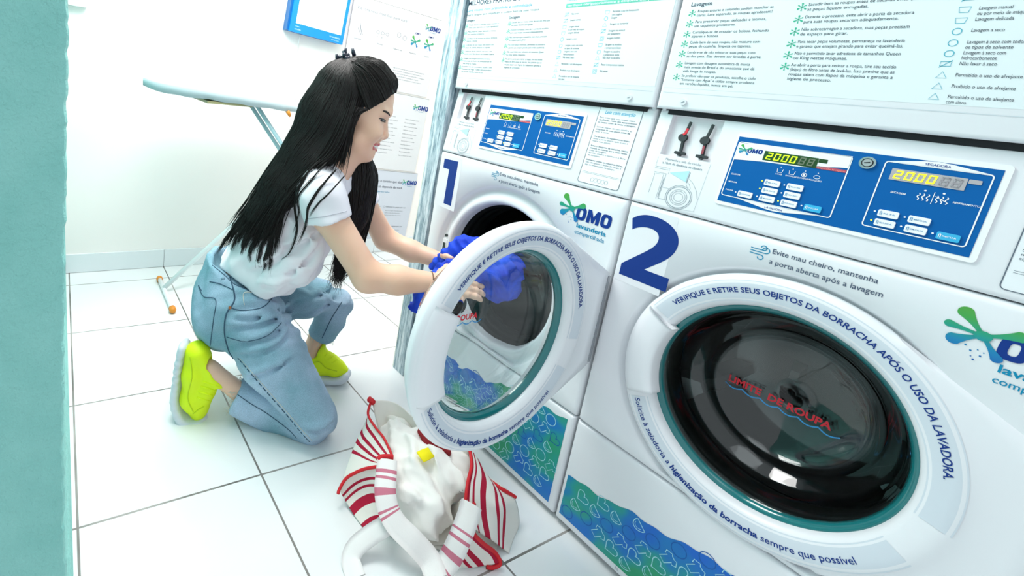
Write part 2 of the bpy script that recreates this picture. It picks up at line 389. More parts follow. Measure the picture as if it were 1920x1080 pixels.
def make_door(root, opened):
    N = 160; mb = MB(); rs = [.199, .201, .205, .214, .235, .248, .255, .260, .263]; vs = []; fs = []
    qs = [2*PI*i/N for i in range(N)]
    for q in qs:
        c, s = math.cos(q), math.sin(q); R = wing_r(q)
        ring = [(r, frame_e(r)) for r in rs]
        if R > .2635:
            g = R - .263; ring[-2] = (.260, .005); ring[-1] = (.263, .004); ring += [(.263 + g*.5, .003), (R - .004, .002), (R, -.003)]
        else: ring += [(.2635, -.009), (.263, -.013), (.261, -.018)]
        ring += [(ring[-1][0] - .008, -.032), (.238, -.046), (.205, -.046)]
        for r, e in ring: vs.append((r*c, -e, r*s))
    K = len(vs)//N
    for i in range(N):
        j = (i+1) % N
        for p in range(K): fs.append((i*K+p, i*K+(p+1) % K, j*K+(p+1) % K, j*K+p))
    mb.add(vs, fs); door = mb.build('door', WHITE2, root, True)
    # printed grey film sectors with the two lines of writing
    for nm, q0, q1, r0, r1 in (('film', math.radians(-8), math.radians(152), .2105, .2525), ('film', math.radians(206), math.radians(334), .2105, .2525)):
        f = MB(); n = 60; rr = np.linspace(r0, r1, 6)
        f.add([dsurf(r*math.cos(q0+(q1-q0)*i/n), r*math.sin(q0+(q1-q0)*i/n), .0005) for i in range(n+1) for r in rr],
              [(i*6+k, i*6+k+1, (i+1)*6+k+1, (i+1)*6+k) for i in range(n) for k in range(5)])
        f.build(nm, FILM, door, True)
    t = MB(); wd = text2d(ARC_TOP, .016)[2]; L = RT*math.radians(128); k = L/wd
    t.text(ARC_TOP, 0, 0, .0145, dsurf, .0011, .016, 'l', width=L, arc=(0, 0, RT - .006, -1, math.radians(143)))
    t.build('printed_notice', NAVY, door)
    t = MB(); a1, a2, a3 = 'Solicite à zeladoria a ', 'higienização da borracha', ' sempre que possível'
    ang = math.radians(207); Rb = RT + .005; tot = math.radians(112)*Rb
    w1, w2, w3 = text2d(a1 + '.', 0)[2] - text2d('.', 0)[2], text2d(a2, .022)[2], text2d(a3, 0)[2]; k = tot/(w1 + w2 + w3 + .3)
    for s_, wq, bo in ((a1, w1, .008), (a2, w2, .032), (a3, w3 + .3, .008)):
        t.text(s_, 0, 0, .0155, dsurf, .0011, bo, 'l', sx=k/.0155, arc=(0, 0, Rb, 1, ang)); ang += wq*k/Rb
    t.build('printed_notice', NAVY, door)
    # handle: a raised flap on the free side with square ends
    h = MB(); q0, q1 = math.radians(154), math.radians(203); n = 24
    prof = [(.190, -.012), (.1925, .014), (.198, .019), (.212, .020), (.235, .018), (.249, .014), (.257, .004), (.2615, -.008)]
    vs = []; m = len(prof)
    for i in range(n+1):
        q = q0 + (q1-q0)*i/n
        for r, e in prof: vs.append((r*math.cos(q), -e, r*math.sin(q)))
    fs = [(i*m+k, i*m+k+1, (i+1)*m+k+1, (i+1)*m+k) for i in range(n) for k in range(m-1)]
    for i in (0, n): fs.append(tuple(range(i*m, i*m+m)))
    h.add(vs, fs); h.build('handle', WHITE2, door, True)
    # teal edge of the glass and the glass bowl
    r_ = MB(); r_.lathe([(.2045, -.021), (.202, -.016), (.197, -.016), (.1905, -.022), (.188, -.030)], 120); r_.build('glass_rim', TEALRIM, door, True)
    outer = [(.2, -.022), (.192, -.0235), (.186, -.030), (.180, -.055), (.171, -.082), (.160, -.098), (.146, -.108), (.136, -.124), (.124, -.138), (.106, -.147), (.07, -.154), (.035, -.157), (.0005, -.158)]
    inner = [(.0005, -.170), (.035, -.1685), (.07, -.165), (.110, -.157), (.133, -.147), (.146, -.131), (.154, -.116), (.170, -.106), (.180, -.086), (.188, -.057), (.194, -.040), (.2, -.034), (.2, -.022)]
    g = MB(); g.lathe(outer + inner, 96)
    gl = g.build('glass_bowl', GLASS, door, True)
    t = MB(); bs = lambda a, b_, e=0: (a, .146 - e, b_)
    t.text('LIMITE  DE ROUPA', -.021, -.029, .0205, bs, 0, .034, 'c', width=.176)
    t.build('limit_writing', REDINK, gl)
    t = MB(); xs = np.linspace(-.112, .082, 90); t.stroke([(x, -.034 - .0065*abs(math.sin((x+.112)/.194*PI*6))) for x in xs], .0026, bs, .001); t.build('limit_wave', WAVEINK, gl)
    # chrome hinge line
    hb = MB(); hb.box((.326, -.004, -.115), (.334, .012, .115)); hb.build('hinge', mat('hinge_grey', (.35, .37, .40), .35, .6), door)
    if opened:
        door.location = (.691, -.339, .592); door.rotation_euler = (0, 0, math.radians(92))
    else: door.location = (DCX, 0, DCZ)
    return door

def make_machine(x0, number, opened, label):
    root = tag(empty('stacked_washer_dryer', (x0, 0, 0)), label, 'washing machine', 'stacked washer dryers in a row')
    # cabinet: side, back and top sheets round the works
    b = MB()
    b.box((.004, .034, .012), (.012, .74, 1.98)); b.box((MW-.012, .034, .012), (MW-.004, .74, 1.98)); b.box((.012, .73, .012), (MW-.012, .74, 1.98)); b.box((.012, .05, 1.965), (MW-.012, .73, 1.98)); b.box((.012, .04, .012), (MW-.012, .73, .03))
    b.box((.014, .045, ZC-.01), (MW-.014, .73, ZC+.012)); b.box((.014, .05, ZF-.02), (MW-.014, .73, ZF-.005))
    b.build('cabinet', WHITE, root)
    for fx in (.06, MW-.06):
        f = MB(); f.tube([(fx, .07, 0), (fx, .07, .016)], .022, 14); f.build('foot', BLACK, root)
    # dark strips added behind the joints, coloured as the shade in the gaps
    for z in (ZS, ZF, ZC + .004): b = MB(); b.box((.02, .030, z-.012), (MW-.02, .036, z+.012)); b.build('joint_shade', DARKGAP, root)
    # lower panel
    b = MB(); plate(b, 0, MW, .014, ZS - .0015, front, .011); lp = b.build('lower_panel', WHITE, root, True); make_band(lp)
    t = MB(); t.text('RS', .17, .0265, .008, front, .0008); t.build('small_mark', GREYINK, lp)
    # front panel with the round door seat
    b = MB(); HR = .277; hx, hz = .330, .566; r = .011; z0, z1 = ZS + .0015, ZF - .0015
    qs = sorted([2*PI*i/128 for i in range(128)] + [math.atan2(zz - hz, xx - hx) % (2*PI) for xx in (r, MW-r) for zz in (z0+r, z1-r)])
    vs = []; fs = []; k = [1.0, .5, .25, .06, 0]
    def ringpt(q, ins):
        c, s = math.cos(q), math.sin(q); X0, X1, Z0, Z1 = ins, MW-ins, z0+ins, z1-ins; t = 9
        if c > 1e-9: t = min(t, (X1-hx)/c)
        if c < -1e-9: t = min(t, (X0-hx)/c)
        if s > 1e-9: t = min(t, (Z1-hz)/s)
        if s < -1e-9: t = min(t, (Z0-hz)/s)
        return hx + c*t, hz + s*t
    prof = [(.2135, -.042), (.2165, -.022), (.2215, -.010), (.229, -.006), (.242, -.012), (.256, -.020), (.266, -.018), (.272, -.006), (HR, 0)]
    for q in qs:
        for rr, e in prof: vs.append((hx + rr*math.cos(q), -e, max(hz + rr*math.sin(q), z0 + .013 - (.277 - rr)*.02)))
        for kk in k:
            x, z = ringpt(q, r*kk); vs.append((x, r - math.sqrt(max(0, r*r - (r - r*kk)**2)), z))
        x, z = ringpt(q, 0); vs.append((x, .034, z))
    m = len(prof) + len(k) + 1; n = len(qs)
    for i in range(n):
        j = (i+1) % n
        for p in range(m-1): fs.append((i*m+p, i*m+p+1, j*m+p+1, j*m+p))
    b.add(vs, fs); fp = b.build('front_panel', WHITE, root, True)
    # drum and rubber gasket
    g = MB(); g.lathe([(.2137, -.040), (.213, -.046), (.209, -.052), (.206, -.062), (.209, -.070), (.206, -.080), (.202, -.088), (.205, -.097), (.200, -.112), (.200, -.125), (.208, -.14)], 96, (hx, 0, hz)); g.build('gasket', BLACK, root, True)
    d = MB(); d.lathe([(.205, -.142), (.238, -.15), (.24, -.47), (.232, -.48), (.12, -.478), (.0005, -.477)], 72, (hx, 0, hz)); dr = d.build('drum', STEEL, root, True)
    for q in (PI/2, PI/2 + 2*PI/3, PI/2 + 4*PI/3):
        l = MB(); c, s = math.cos(q), math.sin(q); tx, tz = -s, c
        P = lambda rad, tt, y: (hx + c*rad + tx*tt, y, hz + s*rad + tz*tt)
        l.add([P(.239, -.035, .17), P(.239, .035, .17), P(.19, .012, .19), P(.19, -.012, .19), P(.239, -.035, .47), P(.239, .035, .47), P(.185, .012, .46), P(.185, -.012, .46)],
              [(0, 1, 2, 3), (7, 6, 5, 4), (0, 3, 7, 4), (2, 1, 5, 6), (3, 2, 6, 7)]); l.build('lifter', STEEL, dr)
    l = MB(); l.add([(hx - .078 + a, y, hz - .085 + z) for y, k_ in ((.476, 1.0), (.452, .6)) for a, z in ((-.014*k_, -.075*k_), (.014*k_, -.075*k_), (.014*k_, .055*k_), (-.014*k_, .055*k_))], [(4, 5, 6, 7), (0, 1, 5, 4), (1, 2, 6, 5), (2, 3, 7, 6), (3, 0, 4, 7)]); l.build('back_rib', mat('highlight_steel', (.55, .57, .57), .25, 1.0), dr)  # rib steel brighter than the drum: its colour stands for caught light
    if opened:
        q = math.radians(178); l = MB(); lx, lz = hx + .243*math.cos(q), hz + .243*math.sin(q)
        l.box((lx-.010, .006, lz-.030), (lx+.010, .016, lz+.024)); la = l.build('door_latch', PANELWHITE, root)
        l = MB(); l.box((lx-.004, .003, lz-.020), (lx+.005, .0065, lz+.010)); l.build('latch_slot', STEEL, la)
        l = MB(); l.tube([(lx, .012, lz+.036), (lx, .006, lz+.036)], .005, 10); l.build('latch_screw', STEEL, la)
    make_door(root, opened)
    # number, airing notice and logo on the front
    b = MB()
    if number == 1:
        L = [(.024, .873), (.094, .8755), (.094, .7195), (.0555, .7195), (.0555, .8405), (.024, .8405)]
    else:
        sc2 = lambda P_, n: [(.012 + p_[0]*.113, .7195 + p_[1]*.157) for p_ in catmull(P_, n)]
        outer2 = [(.03, .885), (.13, .945), (.27, .988), (.43, 1.0), (.62, .985), (.80, .93), (.93, .84), (.985, .72), (.965, .60), (.89, .49), (.76, .38), (.62, .285), (.50, .20)]
        inner2 = [(.03, .17), (.26, .335), (.42, .45), (.55, .555), (.615, .65), (.61, .74), (.53, .80), (.40, .815), (.27, .80), (.16, .765), (.08, .72)]
        L = sc2(outer2, 40) + [(.012 + x*.113, .7195 + y*.157) for x, y in ((.985, .20), (.985, 0), (.03, 0))] + sc2(inner2, 36)
    b.poly([L], front, .0006); b.build('number', NAVY, fp)
    b = MB(); b.rrect(.006, .704, .112, .888, .003, front, .0003); b.build('number_backing', mat('clear_film', (.785, .80, .83), .28), fp)
    t = MB(); t.text('Evite mau cheiro, mantenha', .281, .8695, .0135, front, .0006, .008, 'l', width=.143); t.text('a porta aberta após a lavagem', .281, .8495, .0135, front, .0006, .008, 'l', width=.153)
    t.build('airing_notice', mat('slate_ink', (.07, .10, .16), .5), fp)
    t = MB()
    for y, x1, rr, up in ((.8705, .268, .0045, 1), (.8655, .272, .0055, 1), (.8605, .266, .0045, -1)):
        pts = [(.248, y), (x1 - rr*.2, y)] + [(x1 + rr*math.sin(q), y + up*(rr - rr*math.cos(q))) for q in np.linspace(0, 1.5*PI, 12)]
        t.stroke(pts, .0016, front, .0006)
    t.build('wind_symbol', TEALINK, fp)
    t = MB(); add_splash(t, .541, .838, 1.0, front, .0006); t.build('logo_splash', SPLASH, fp)
    t = MB(); add_omo(t, .5555, .8145, .0345, front, .0009); t.build('logo_letters', LOGO, fp)
    t = MB(); t.text('lavanderia', .563, .7945, .0165, front, .0006, .026, 'l', width=.083); t.text('compartilhada', .562, .7775, .0145, front, .0006, .010, 'l', width=.083); t.build('logo_words', TEALINK, fp)
    # ---------------- console
    b = MB(); H = (.031, .134, .1205, .2115); plate(b, 0, MW, .002, LS + .0025, cons, .0075, holes=(H,)); cp = b.build('console', WHITE, root, True)
    b = MB(); a0, a1, s0, s1 = H; dpt = .014
    b.add([cons(a0, s0), cons(a1, s0), cons(a1, s1), cons(a0, s1), cons(a0, s0, -dpt), cons(a1, s0, -dpt), cons(a1, s1, -dpt), cons(a0, s1, -dpt)], [(4, 5, 6, 7), (0, 1, 5, 4), (1, 2, 6, 5), (2, 3, 7, 6), (3, 0, 4, 7)])
    b.build('lever_recess', mat('recess_grey', (.80, .79, .82), .5), cp)
    for lx, red in ((.066, 1), (.110, 0)):
        l = MB(); E0 = -.008
        l.stroke([(lx + .003, .2015), (lx + .001, .183), (lx - .001, .172)], .0042, cons, E0 + .004); l.poly([oval(lx - .003, .165, .009, .009)], cons, E0 + .003)
        l.stroke([(lx - .001, .158), (lx + .001, .134)], .0050, cons, E0 + .002); l.rrect(lx - .010, .127, lx + .013, .1335, .002, cons, E0 + .003); l.poly([oval(lx + .001, .1265, .004, .003)], cons, E0 + .003)
        n = len(l.v); base = [np.array(v) for v in l.v]; nrm = np.array(cons(0, 0, 1)) - np.array(cons(0, 0, 0))
        l.add([v - nrm*.005 for v in base], l.f[:])
        o = l.build('lever', mat('lever_black', (.03, .03, .035), .4), cp)
        l = MB()
        if red: l.stroke([(lx + .0025, .186), (lx + .0015, .176), (lx - .003, .171)], .0050, cons, E0 + .0046)
        else: l.stroke([(lx - .0005, .154), (lx + .0008, .136)], .0044, cons, E0 + .0030)
        l.build('lever_grip', mat('lever_red', (.7, .02, .04), .4) if red else mat('lever_dark_red', (.30, .05, .07), .4), o)
    # care drawing under the recess
    t = MB(); S = cons; E = .0006
    t.text('Mantenha a tela do celular', .083, .1095, .0072, S, E, 0, 'c', width=.074); t.text('a 10cm de distância da câmera', .083, .1005, .0072, S, E, .01, 'c', width=.082)
    L = lambda pts, wd=.0006, c=False: t.stroke(pts, wd, S, E, c)
    L([(.030, .092), (.062, .092), (.062, .079), (.058, .079), (.058, .020)]); L([(.030, .088), (.060, .088)]); L([(.032, .079), (.058, .079)]); L([(.034, .076), (.034, .03)]); L([(.037, .076), (.053, .076), (.053, .020)]); L([(.056, .070), (.056, .024)], .0011)
    for rr, wd in ((.0265, .0008), (.0235, .0012), (.017, .0007), (.0135, .0007), (.009, .0006)): L(oval(.097, .034, rr, rr, 36), wd, True)
    L([(.058, .048), (.074, .048)]); L([(.058, .022), (.076, .022)]); L([(.104, .092), (.103, .068)], .0014); L([(.106, .078), (.116, .070), (.128, .054), (.133, .040)]); L([(.103, .072), (.110, .066), (.114, .058)]); L([(.103, .066), (.107, .060), (.110, .060)])
    L([(.030, .114), (.0305, .094)], .0004); L([(.136, .118), (.1345, .012)], .0004); L([(.136, .012), (.09, .0085)], .0004)
    t.build('care_drawing', GREYINK, cp)
    t = MB(); t.poly([[(.064, .083), (.102, .095), (.101, .070)]], S, E); t.build('light_cone', mat('pale_cyan_ink', (.42, .70, .80), .5), cp)
    # control panel
    b = MB(); b.rrect(.1655, .0405, .5095, .1905, .006, cons, .003, .004); pn = b.build('control_panel', PANELWHITE, cp)
    b = MB(); b.rect(.170, .0475, .502, .182, cons, .0036); b.build('panel_field', PANELBLUE, pn)
    e1 = .0042
    b = MB()
    def wave(a): return .1355 + .010*math.exp(-((a-.345)/.05)**2)*1.9 + .004*math.sin((a-.18)*26)
    xs = np.linspace(.1745, .3415, 30); b.poly([[(.1745, .170)] + [(.1745, .170)] + [(a, .1725) for a in (.30, .3415)] + [(a, wave(a)) for a in xs[::-1]]], cons, e1)
    b.poly([[(.196, .0607), (.33, .0607), (.275, .0512), (.262, .0500), (.249, .0512)]], cons, e1)
    b.poly([[(.3825, .1728), (.4945, .1728), (.452, .1805), (.438, .1818), (.424, .1805)]], cons, e1)
    b.stroke(rloop(.1735, .0605, .3418, .1715, .004), .0016, cons, e1, True); b.stroke(rloop(.3825, .061, .4948, .1725, .004), .0016, cons, e1, True)
    t = b
    for i, (x, k) in enumerate(((.252, 0), (.270, 1), (.288, 2), (.306, 3))):
        if k < 2: t.stroke([(x-.0045, .131), (x-.0035, .124), (x+.0035, .124), (x+.0045, .131)], .0008, cons, e1)
        elif k == 2: t.stroke(oval(x, .127, .0035, .0035, 16), .001, cons, e1, True); t.poly([oval(x, .127, .0017, .0017, 10)], cons, e1)
        else: t.stroke(oval(x, .127, .0042, .003, 16), .0009, cons, e1, True)
        t.poly([oval(x, .1345, .0009, .0009, 8)], cons, e1)
        t.text(('LAVAR', 'ENXAGUE', 'CENTRIFUGA', 'PORTA'), 0, 0, 0, cons) if False else t.text(('LAVAR', 'ENXÁGUE', 'CENTRIFUGA', 'BLOQUEIO')[k], x, .1195, .0034, cons, e1, .01, 'c')
    for x in (.431, .436, .441, .4505, .4555, .4605):
        t.stroke([(x + .0012*math.sin(q*1.9), .1185 + q*.0022) for q in np.linspace(0, 5, 12)], .0012, cons, e1)
    t.stroke([(.4462, .1155), (.4462, .1345)], .0008, cons, e1); t.stroke([(.448, .1285), (.463, .1205)], .0008, cons, e1)
    t.poly([oval(.436, .1345, .0015, .0013, 8)], cons, e1); t.poly([oval(.4555, .1345, .0015, .0013, 8)], cons, e1)
    t.text('SECAGEM', .400, .1225, .0040, cons, e1, .01); t.text('RESFRIAMENTO', .467, .1225, .0038, cons, e1, .01)
    t.text('QUENTE', .178, .1045, .0040, cons, e1, .01); t.text('MORNA', .178, .0885, .0040, cons, e1, .01); t.text('INICIAR', .178, .0715, .0038, cons, e1, .01)
    b.build('panel_print', PANELWHITE, pn)
    for q_, a_, b_ in (('LAVADORA', .2625, .0530), ('SECADORA', .4385, .1745)): t = MB(); t.text(q_, a_, b_, .0052, cons, e1 + .0004, .01, 'c'); t.build('panel_lettering', LOGO, pn)
    t = MB(); add_omo(t, .1915, .1525, .0088, cons, e1 + .0004); t.build('panel_logo', LOGO, pn)
    t = MB(); add_splash(t, .1875, .1570, .30, cons, e1 + .0004); t.build('panel_splash', SPLASH, pn)
    t = MB(); t.rrect(.300, .1425, .3405, .1475, .0008, cons, e1); t.build('warning_strip', mat('warning_red', (.45, .06, .10), .4), pn)
    t = MB(); t.text('Segunda lavagem', .302, .1435, .0036, cons, e1 + .0004, .01, 'l', width=.037); t.build('warning_print', mat('warning_print', (.85, .25, .25), .5), pn)
    # displays
    b = MB(); b.rrect(.2195, .1425, .3000, .1610, .001, cons, .0046, .002); b.rect(.3005, .1535, .3125, .1605, cons, .0046); d1 = b.build('display', LCDGREEN, pn)
    b = MB(); x = .2235
    for ch in '2000': seg7(b, ch, x, .1448, .0088, .0135, cons, .0052); x += .0122
    b.rect(.2472, .1446, .2490, .1464, cons, .0052); b.build('lit_digits', LED, d1)
    b = MB()
    for ch in '88': seg7(b, ch, x + .001, .1448, .0088, .0135, cons, .0052); x += .0122
    b.build('unlit_digits', mat('unlit_segment', (.16, .20, .13), .4), d1)
    b = MB(); b.rrect(.3925, .1435, .4728, .1625, .001, cons, .0046, .002); b.rrect(.4738, .1555, .4865, .1620, .001, cons, .0046, .002); d2 = b.build('display', LCDGREY, pn)
    b = MB(); x = .3962
    for ch in '2000': seg7(b, ch, x, .1460, .0088, .0138, cons, .0052); x += .0122
    b.rect(.4200, .1458, .4218, .1476, cons, .0052); b.build('lit_digits', LED2, d2)
    b = MB()
    for ch in '88': seg7(b, ch, x + .001, .1460, .0088, .0138, cons, .0052); x += .0122
    b.build('unlit_digits', LCDDIM, d2)
    # buttons
    bt = [(.2475, .1015, 0), (.282, .1015, 0), (.248, .0862, 0), (.282, .0862, 0), (.248, .0705, 0), (.2815, .0700, 0), (.2125, .0700, 0), (.316, .0705, 1), (.4075, .0868, 0), (.442, .0866, 0), (.4075, .0710, 0), (.442, .0710, 0), (.476, .0705, 1)]
    names = ('MUITO\nQUENTE', 'ÁGUA FRIA', 'QUENTE', 'DELICADO', 'MORNA', 'PESADO', 'LAVAGEM', 'INICIAR', 'ALTA', 'MÉDIA', 'BAIXA', 'SEM CALOR', 'INICIAR')
    for i, (x, s, c) in enumerate(bt):
        q = MB(); q.rrect(x - .0118, s - .0058, x + .0118, s + .0058, .002, cons, .0062, .003); o = q.build('start_button' if c else 'button', CYANBTN if c else PANELWHITE, pn)
        q = MB(); q.text(names[i].split('\n')[0], x - .006, s - .0012, .0034, cons, .0066, .008, 'l', width=.0145); q.stroke([(x-.0092, s-.003), (x-.0092, s+.002), (x-.0082, s+.0028), (x-.0074, s+.002), (x-.0074, s-.003)], .0009, cons, .0066)
        q.build('button_print', PANELWHITE if c else mat('button_print', (.12, .30, .50), .5), o)
        q = MB(); q.poly([oval(x - .0160, s + .001, .0013, .0013, 10)], cons, .0050); q.build('indicator', LED2 if i in (0, 2, 5, 10) else PANELWHITE, pn)
    # key switch
    b = MB(); c0 = (.3622, .165)
    def disc(mb, r, e, th): 
        Lp = oval(c0[0], c0[1], r, r, 28); mb.poly([Lp], cons, e); n = 28; mb.add([cons(a, q, e) for a, q in Lp] + [cons(a, q, e - th) for a, q in Lp], [(i, (i+1) % n, n + (i+1) % n, n + i) for i in range(n)])
    disc(b, .0105, .007, .006); ks = b.build('key_switch', CHROME, pn)
    b = MB(); disc(b, .0060, .0080, .001); kk = b.build('key_barrel', mat('key_barrel', (.55, .56, .57), .3, .8), ks)
    b = MB(); b.stroke(oval(c0[0], c0[1], .0068, .0068, 28), .0010, cons, .0084, True); b.stroke([(c0[0]-.0035, c0[1]-.001), (c0[0]+.0035, c0[1]+.001)], .0016, cons, .0086); b.build('key_slot', DARKGAP, ks)
    # attention sticker
    b = MB(); b.rrect(.5375, .0148, .6475, .2155, .006, cons, .0005); st = b.build('attention_sticker', mat('sticker_white', (.80, .84, .87), .35), cp)
    t = MB(); t.stroke(rloop(.5375, .0148, .6475, .2155, .006), .0012, cons, .0009, True)
    para = (('Para evitar que suas roupas sejam', 0), ('danificadas, retire dos equipamentos', 1), ('as roupas antes de iniciar a secagem.', 1), ('', 0), ('Leia as regras de uso: confira as', 0), ('etiquetas de suas peças antes de', 1), ('lavar e secar.', 0), ('', 0), ('Use as peças do equipamento limpo,', 1), ('deixe a porta aberta após o uso e', 0), ('retire suas peças.', 0), ('', 0), ('Evite o desgaste da máquina, retire', 1), ('objetos ou sujeiras que a roupa tenha', 1), ('antes da lavagem.', 0), ('Ao sair, confira o tambor e o filtro', 0), ('da secadora.', 0), ('', 0), ('Somente utilize as máquinas livres,', 1), ('não ultrapasse o limite de roupa e', 0), ('siga as orientações de tempo.', 0))
    y = .1845
    for s_, bo in para:
        if s_: t.text(s_, .5435, y, .0058, cons, .0009, .012 if bo else 0, 'l', width=min(.098, .0028*len(s_)))
        y -= .0062
    t.stroke([(.5435, .044), (.641, .044)], .0005, cons, .0009); t.stroke([(.5435, .041), (.641, .041)], .0005, cons, .0009)
    for i in range(5): t.stroke(oval(.576 + i*.0095, .027, .0042, .0052, 16), .0005, cons, .0009, True)
    t.build('sticker_print', mat('sticker_ink', (.10, .13, .17), .5), st)
    t = MB(); t.text('Leia com atenção', .592, .197, .0125, cons, .0009, .006, 'c', width=.078, shear=.3); t.build('sticker_heading', CYANINK, st)
    # ---------------- dryer front sheet above
    b = MB(); plate(b, 0, MW, ZC + .0035, 1.955, dryf, .007, .03); dp = b.build('dryer_panel', WHITE, root, True)
    b = MB(); b.stroke([(.008, 1.1545), (MW - .008, 1.1545)], .0012, dryf, .0004); b.build('panel_crease_shade', mat('crease_shade_grey', (.62, .67, .72), .4), dp)  # the fold's shade, painted as a flat grey line
    for sx_ in (.056, MW - .058):
        q = MB(); q.tube([dryf(sx_, 1.1355, 0), dryf(sx_, 1.1355, .004)], .0065, 18); sc_ = q.build('screw', mat('screw_white', (.70, .72, .75), .3), dp, False)
        q = MB(); q.stroke([(sx_ - .003, 1.134), (sx_ + .003, 1.137)], .0015, dryf, .0046); q.build('screw_slot', GREYINK, sc_)
    sh = .012 if number == 2 else -.004
    ds = lambda a, z, e=0: dryf(a + sh, z, e)
    b = MB(); b.rect(.006 - sh, 1.165, MW - .006 - sh, 1.60, ds, .0003); b.build('instruction_sheet', mat('sheet_white', (.76, .84, .86), .35), dp)
    t = MB(); S2 = ds; E = .0008
    t.text('MELHORES PRÁTICAS DE USO', .006, 1.392, .0215, S2, E, .018); 
    t.build('instruction_heading', INK, dp)
    for q_, a_ in (('Lavagem', .010), ('Secagem', .197)): t = MB(); t.text(q_, a_, 1.3395, .0120, S2, E, .012); t.build('instruction_heading', INK, dp)
    t = MB(); t.text('Lave roupas com praticidade e comodidade', .006, 1.372, .0125, S2, E, 0, 'l', width=.27); t.build('instruction_subtitle', TEALINK, dp)
    t = MB(); t.text('Regras simples que simplificam e cuidam bem de suas roupas.', .006, 1.358, .0095, S2, E, 0, 'l', width=.30)
    c1 = ('Roupas escuras e coloridas podem manchar as|claras. Lave separado, as roupas agradecem!', 'Para preservar peças delicadas e íntimas,|use saquinhos protetores.', 'Certifique-se de esvaziar os bolsos, fechando|zíperes e botões.', 'Cuide bem de suas roupas, não misture com|peças de cozinha, limpeza ou tapetes.', 'Lembre-se de não misturar suas peças com|as dos pets. Elas devem ser lavadas à parte.', 'Lavagem com dosagem automática da marca|mais amada do Brasil e do amaciante que dá|vida longa às roupas.', 'Se preferir não usar os produtos, escolha o ciclo|"Somente com Água" e utilize sempre produtos|em versões líquidas, nunca em pó.')
    c2 = ('Sacudir bem as roupas antes de secá-las evita que|as peças fiquem enrugadas.', 'Durante o processo, evite abrir a porta da secadora|para suas roupas secarem adequadamente.', 'Não sobrecarregue a secadora, suas peças precisam|de espaço para girar.', 'Para secar peças volumosas, permaneça na lavanderia|e garanta que estejam girando para evitar queimá-las.', 'Não é permitido lavar edredons de tamanhos Queen|ou King nestas máquinas.', 'Ao abrir a porta para retirar a roupa, tire seu tecido|(felpo) do filtro antes de levá-las. Isso previne que as|roupas saiam com fiapos da máquina e garanta a|higiene do processo.')
    st_ = MB(); ic = MB()
    def lines(s_, a, z, wmax, h=.0078, lead=.0085):
        for i, ln in enumerate(s_.split('|')): t.text(ln, a, z - i*lead, h, S2, E, 0, 'l', width=min(wmax, len(ln)*wmax/44))
    for z, s_ in zip((1.326, 1.304, 1.282, 1.261, 1.240, 1.217, 1.190), c1): star(st_, .0165, z - .0015, .0062, S2, E); lines(s_, .0265, z, .136)
    for z, s_ in zip((1.326, 1.304, 1.282, 1.260, 1.239, 1.218), c2): star(st_, .203, z - .0015, .0062, S2, E); lines(s_, .2115, z, .137)
    c3 = ((1.340, 'Não torcer'), (1.324, 'Lavagem normal'), (1.307, 'Lavagem manual|ou por meio de máquina'), (1.291, 'Lavagem delicada'), (1.275, 'Lavagem a seco'), (1.258, 'Lavagem à seco com todos|os tipos de solvente'), (1.242, 'Lavagem à seco com|hidrocarbonetos'), (1.226, 'Não lavar à seco'), (1.209, 'Permitido o uso de alvejante'), (1.192, 'Proibido o uso de alvejante'), (1.176, 'Permitido o uso de alvejante|com cloro'))
    c4 = ((1.339, 'Permitido o uso de branqueador|com oxigênio'), (1.324, 'Secagem'), (1.309, 'Secagem na horizontal'), (1.293, 'Secagem na vertical|por gotejamento'), (1.275, 'Secagem à sombra'), (1.259, 'Secagem na secadora|à temperatura baixa'), (1.242, 'Secagem na secadora|à temperatura média'), (1.227, 'Não secar na secadora'), (1.210, 'Passar à temperatura máxima'), (1.194, 'Não passar'))
    for ax, cc in ((.4000, c3), (.5165, c4)):
        for i, (z, s_) in enumerate(cc):
            lines(s_, ax + .0135, z - .001, .098, .0074, .0078)
            k = i % 5 if ax > .5 else (3, 3, 0, 0, 1, 1, 1, 3, 2, 2, 2)[i]
            if k == 0: ic.stroke([(ax-.006, z+.004), (ax-.0045, z-.004), (ax+.0045, z-.004), (ax+.006, z+.004)], .0009, S2, E, True)
            elif k == 1: ic.stroke(oval(ax, z, .0048, .0048, 18), .0009, S2, E, True)
            elif k == 2: ic.stroke([(ax-.0055, z-.004), (ax+.0055, z-.004), (ax, z+.0055)], .0009, S2, E, True)
            elif k == 3: ic.stroke([(ax-.0055, z-.003), (ax+.0055, z-.003), (ax+.0055, z+.004), (ax-.0055, z+.004)], .0009, S2, E, True); ic.stroke([(ax-.006, z-.005), (ax+.006, z+.006)], .0008, S2, E)
            else: ic.stroke([(ax-.005, z-.005), (ax+.005, z-.005), (ax+.005, z+.005), (ax-.005, z+.005)], .0009, S2, E, True); ic.stroke(oval(ax, z, .003, .003, 14), .0007, S2, E, True)
    t.build('instruction_text', mat('instruction_ink', (.05, .075, .10), .5, spec=.2), dp); st_.build('bullet_stars', GREENINK, dp); ic.build('care_symbols', mat('symbol_cyan', (.02, .40, .52), .5), dp)
    t = MB(); t.rect(.392, 1.3585, .657, 1.3690, S2, E); t.build('green_bar', mat('mint_bar', (.10, .52, .38), .5), dp)
    t = MB(); t.text('verifique obrigatoriamente a etiqueta das peças', .396, 1.3610, .0090, S2, E + .0005, .006, 'l', width=.245); t.build('green_bar_print', PANELWHITE, dp)
    t = MB(); t.text('Antes de lavar suas roupas', .392, 1.376, .0130, S2, E); t.build('care_heading', TEALINK, dp)
    return root
M1 = make_machine(0.0, 1, True, 'stacked washer and dryer numbered 1 with its round door swung open')
M2 = make_machine(.683, 2, False, 'stacked washer and dryer numbered 2 with its dark glass door shut')

